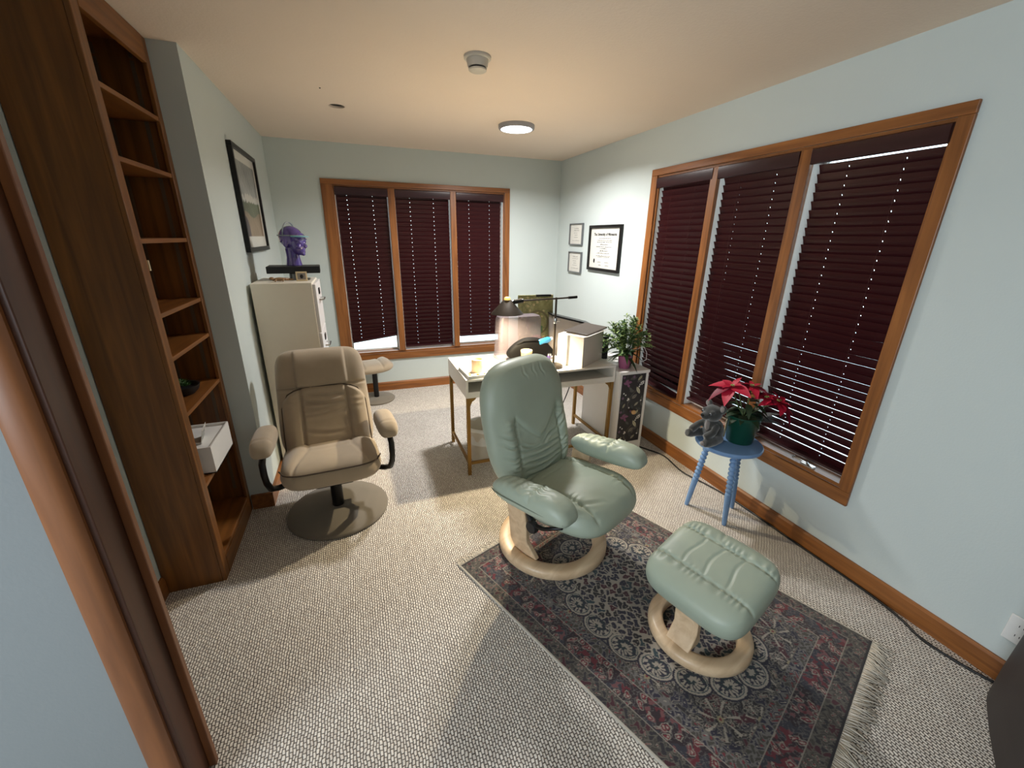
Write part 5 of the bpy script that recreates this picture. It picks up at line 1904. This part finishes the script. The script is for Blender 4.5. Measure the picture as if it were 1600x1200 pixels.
# things on the cupboard
p1 = empty('pink_pot_plant', (-0.345, -1.985, KH + 0.001), 0, 'broad leaved plant in a small pink pot on the floral cupboard', 'potted plant')
MB().lathe([(0.0, 0.0), (0.036, 0.0), (0.040, 0.004), (0.049, 0.06), (0.050, 0.098), (0.046, 0.102), (0.042, 0.09), (0.0, 0.085)], 32).build('pot', M['pink'], p1, smooth=40)
r6 = random.Random(21)
for k in range(22):
    a_ = 2 * PI * k / 22 * 2.4 + r6.uniform(-0.3, 0.3)
    lf = MB()
    pit = r6.uniform(-0.1, 1.0)
    add_leaf(lf, (0.012 * math.cos(a_), 0.012 * math.sin(a_), 0.088 + 0.03 * r6.random()), a_, pit, r6.uniform(0.09, 0.14), r6.uniform(0.028, 0.042), 0.35, 0.75, 6)
    lf.build('leaf', M['leafd'] if k % 3 else M['leafm'], p1, smooth=True)
p2 = empty('feathery_plant', (-0.275, -1.90, KH + 0.001), 0, 'feathery light green plant in a dark pot behind the pink pot', 'potted plant')
MB().lathe([(0.0, 0.0), (0.045, 0.0), (0.05, 0.004), (0.060, 0.105), (0.056, 0.108), (0.05, 0.09), (0.0, 0.088)], 32).build('pot', M['blackpl'], p2, smooth=40)
stm, folA, folB = MB(), MB(), MB()
for k in range(64):
    a_ = r6.uniform(0, 2 * PI)
    el = r6.uniform(0.12, 1.5)
    L = r6.uniform(0.19, 0.31)
    d = Vector((math.cos(a_) * math.cos(el) * 0.9, math.sin(a_) * math.cos(el) * 0.7, math.sin(el)))
    p0 = Vector((0.02 * math.cos(a_), 0.02 * math.sin(a_), 0.09))
    tip = p0 + d * L + Vector((0, 0, -0.03 * math.cos(el)))
    mid = p0 + d * L * 0.5 + Vector((0, 0, 0.03))
    q_ = spline([p0, mid, tip], 5)
    stm.tube(q_, 0.0016, 4)
    for i, p in enumerate(q_):
        if i < 3:
            continue
        for j in range(5):
            ya = r6.uniform(0, 2 * PI)
            add_leaf(folA if (k + j) % 2 else folB, p, ya, r6.uniform(0.0, 1.0), r6.uniform(0.022, 0.038), r6.uniform(0.010, 0.015), 0.3, 0.2, 3)
stm.build('stems', M['stem'], p2)['kind'] = 'stuff'
folA.build('foliage', M['leafl'], p2)['kind'] = 'stuff'
folB.build('foliage', M['leafm'], p2)['kind'] = 'stuff'
wr_ = MB().tube([(0.10, -0.06, 0.02), (0.13, -0.09, 0.05), (0.15, -0.06, 0.10), (0.12, -0.05, 0.15), (0.06, -0.03, 0.12)], 0.0025, 6)
wr_.build('wire', M['white'], p2, smooth=True)['label'] = 'pale looped wire'
spk = empty('speaker', (-0.375, -1.66, KH + 0.001), math.radians(-10), 'small black speaker box behind the plants on the cupboard', 'speaker')
MB().box(-0.055, 0.055, -0.06, 0.06, 0, 0.19).build('cabinet', M['blackpl'], spk, bevel=0.006)
MB().lathe([(0.0, 0), (0.038, 0), (0.042, 0.004), (0.034, 0.005), (0.0, -0.01)], 24, T(0, -0.06, 0.07) @ rot('X', 90)).build('cone', M['black'], spk)

# ------------------------------------------------------------------ blue stool with turned legs
sx0, sy0, sz0 = -0.235, -2.945, 0.505
st = empty('turned_leg_stool', (sx0, sy0, 0), 0, 'light blue painted round stool with turned bobbin legs by the right window', 'stool')
MB().lathe([(0.0, sz0 - 0.03), (0.172, sz0 - 0.03), (0.185, sz0 - 0.022), (0.187, sz0 - 0.010), (0.181, sz0 - 0.002), (0.168, sz0), (0.0, sz0)], 56).build('seat', M['blue'], st, smooth=40)
for (fx, fy) in ((-0.355, -2.829), (-0.284, -3.072), (-0.097, -2.954)):
    foot = Vector((fx - sx0, fy - sy0, 0.0))
    top = Vector((foot.x * 0.62, foot.y * 0.62, sz0 - 0.025))
    ax = top - foot
    Lg = ax.length
    prof = [(0.0, 0.0), (0.011, 0.0), (0.013, 0.01), (0.015, 0.06), (0.0175, 0.15), (0.019, 0.20), (0.018, 0.212)]
    z = 0.215
    while z < Lg - 0.055:
        prof += [(0.0125, z), (0.018, z + 0.006), (0.0205, z + 0.013), (0.018, z + 0.020), (0.0125, z + 0.026)]
        z += 0.0275
    prof += [(0.016, z + 0.004), (0.019, Lg), (0.0, Lg)]
    Mx = T(*foot) @ ax.to_track_quat('Z', 'Y').to_matrix().to_4x4()
    MB().lathe(prof, 20, Mx).build('leg', M['blue'], st, smooth=60)

# poinsettia
pn_ = empty('poinsettia', (-0.178, -2.965, sz0 + 0.001), 0, 'red poinsettia in a dark green pot on the blue stool', 'potted plant')
MB().lathe([(0.0, 0.0), (0.068, 0.0), (0.072, 0.004), (0.092, 0.150), (0.096, 0.155), (0.096, 0.172), (0.090, 0.172), (0.087, 0.155), (0.0, 0.150)], 40).build('pot', M['greenpot'], pn_, smooth=40)
r7 = random.Random(33)
heads = [((-0.085, 0.045, 0.335), 0.150, (-0.35, 0.1)), ((0.0, -0.01, 0.345), 0.105, (0.0, 0.0)), ((0.085, -0.125, 0.285), 0.135, (0.35, -0.4)), ((0.03, -0.09, 0.30), 0.095, (0.1, -0.2)), ((-0.02, 0.06, 0.32), 0.10, (0.0, 0.3))]
stems = MB()
for hi, (c, L, (tx, ty)) in enumerate(heads):
    c = Vector(c)
    stems.tube(spline([(0.02 * math.cos(hi), 0.02 * math.sin(hi), 0.13), (c.x * 0.5, c.y * 0.5, 0.23), tuple(c)], 5), 0.004, 6)
    tl = Matrix.Rotation(tx, 4, 'Y') @ Matrix.Rotation(-ty, 4, 'X')
    for k in range(7):
        a_ = 2 * PI * k / 7 + hi * 0.7 + r7.uniform(-0.15, 0.15)
        lf = MB()
        vs, fs3 = leaf_verts(L * r7.uniform(0.8, 1.05), L * 0.48, 0.25, r7.uniform(0.2, 0.55), 6)
        R = T(*c) @ tl @ Matrix.Rotation(a_, 4, 'Z') @ Matrix.Rotation(-r7.uniform(-0.05, 0.3), 4, 'Y')
        lf.add([R @ Vector(v) for v in vs], fs3)
        lf.build('bract', M['bract'] if (k + hi) % 3 else M['bractd'], pn_, smooth=True)
    for k in range(4):
        a_ = 2 * PI * k / 4 + hi
        lf = MB()
        vs, fs3 = leaf_verts(L * 0.5, L * 0.25, 0.3, 0.2, 5)
        R = T(c.x, c.y, c.z + 0.006) @ tl @ Matrix.Rotation(a_, 4, 'Z') @ Matrix.Rotation(-0.5, 4, 'Y')
        lf.add([R @ Vector(v) for v in vs], fs3)
        lf.build('bract', M['bract'], pn_, smooth=True)
    fb = MB()
    for k in range(5):
        fb.ball((c.x + 0.008 * math.cos(k * 1.3), c.y + 0.008 * math.sin(k * 1.3), c.z + 0.012), 0.005, 8, 6)
    fb.build('flower_buds', M['leafl'], pn_, smooth=True)
stems.build('stems', M['stem'], pn_, smooth=True)
for k in range(20):
    a_ = 2 * PI * k / 20 * 3 + r7.uniform(-0.2, 0.2)
    lf = MB()
    add_leaf(lf, (0.03 * math.cos(a_), 0.03 * math.sin(a_), r7.uniform(0.155, 0.26)), a_, r7.uniform(-0.2, 0.4), r7.uniform(0.07, 0.105), r7.uniform(0.035, 0.05), 0.3, 0.55, 6)
    lf.build('leaf', M['leafd'], pn_, smooth=True)
fo = MB()
for k in range(3):
    add_leaf(fo, (0.085, -0.035, 0.12 + 0.012 * k), -0.75 + 0.18 * k, 0.30 + 0.1 * k, 0.12, 0.05, 0.5, 0.25, 6)
fo.build('foil_wrap', M['foil'], pn_, smooth=True)['label'] = 'crumpled silver foil wrapping'
ec = empty('cream_tag', (-0.282, -2.945, sz0 + 0.09), math.radians(30), 'cream oval card between the plush toy and the green pot', 'card')
MB().prism([(0.022 * math.cos(2 * PI * k / 20), 0.058 * math.sin(2 * PI * k / 20)) for k in range(20)], -0.0015, 0.0015, 'xzy').build('card', M['cream'], ec)
MB().tube([(0.0, 0.004, -0.088), (0.0, 0.003, -0.03)], 0.002, 6).build('stick', M['whitepl'], ec)

# grey plush toy
ty_ = empty('plush_toy', (-0.345, -2.905, sz0 + 0.001), math.radians(-92), 'dark grey plush toy animal sitting at the edge of the blue stool', 'plush toy')
tb2 = MB()
tb2.ball((0, 0.015, 0.068), (0.062, 0.055, 0.070), 22, 14)
tb2.ball((0, 0.0, 0.105), (0.046, 0.042, 0.045), 20, 12)
tb2.ball((0, -0.012, 0.178), (0.054, 0.052, 0.050), 22, 14)
tb2.ball((0, -0.062, 0.168), (0.030, 0.028, 0.024), 18, 12)
for sx in (-1, 1):
    tb2.tube([(sx * 0.042, -0.005, 0.115), (sx * 0.062, -0.045, 0.085), (sx * 0.058, -0.085, 0.065), (sx * 0.056, -0.10, 0.058)], [0.018, 0.020, 0.022, 0.018], 12)
    tb2.tube([(sx * 0.05, 0.02, 0.032), (sx * 0.068, -0.04, 0.030), (sx * 0.072, -0.085, 0.027), (sx * 0.073, -0.11, 0.030)], [0.028, 0.028, 0.027, 0.022], 12)
    tb2.ball((sx * 0.052, 0.004, 0.218), (0.024, 0.011, 0.028), 16, 10, rot('Y', sx * 25))
    tb2.ball((sx * 0.03, -0.045, 0.197), (0.018, 0.014, 0.012), 12, 8)
remesh_blob('body', tb2, M['toy'], ty_, 0.005, 5)
for sx in (-1, 1):
    e = MB().ball((sx * 0.030, -0.059, 0.187), (0.0085, 0.006, 0.0085), 14, 8).build('eye', M['frameg'], ty_, smooth=True)
    MB().ball((sx * 0.031, -0.0645, 0.187), (0.0052, 0.003, 0.0052), 12, 8).build('pupil', M['black'], e, smooth=True)
    MB().ball((sx * 0.056, -0.0055, 0.220), (0.015, 0.005, 0.018), 12, 8, rot('Y', sx * 25)).build('inner_ear', M['toyl'], ty_, smooth=True)
MB().ball((0, -0.090, 0.176), (0.012, 0.007, 0.009), 14, 8).build('nose', M['black'], ty_, smooth=True)
MB().ball((0, -0.036, 0.105), (0.018, 0.012, 0.034), 14, 8).build('chest_patch', M['toyl'], ty_, smooth=True)
MB().ball((0.073, -0.126, 0.032), (0.014, 0.008, 0.014), 14, 8).build('foot_pad', M['toyl'], ty_, smooth=True)
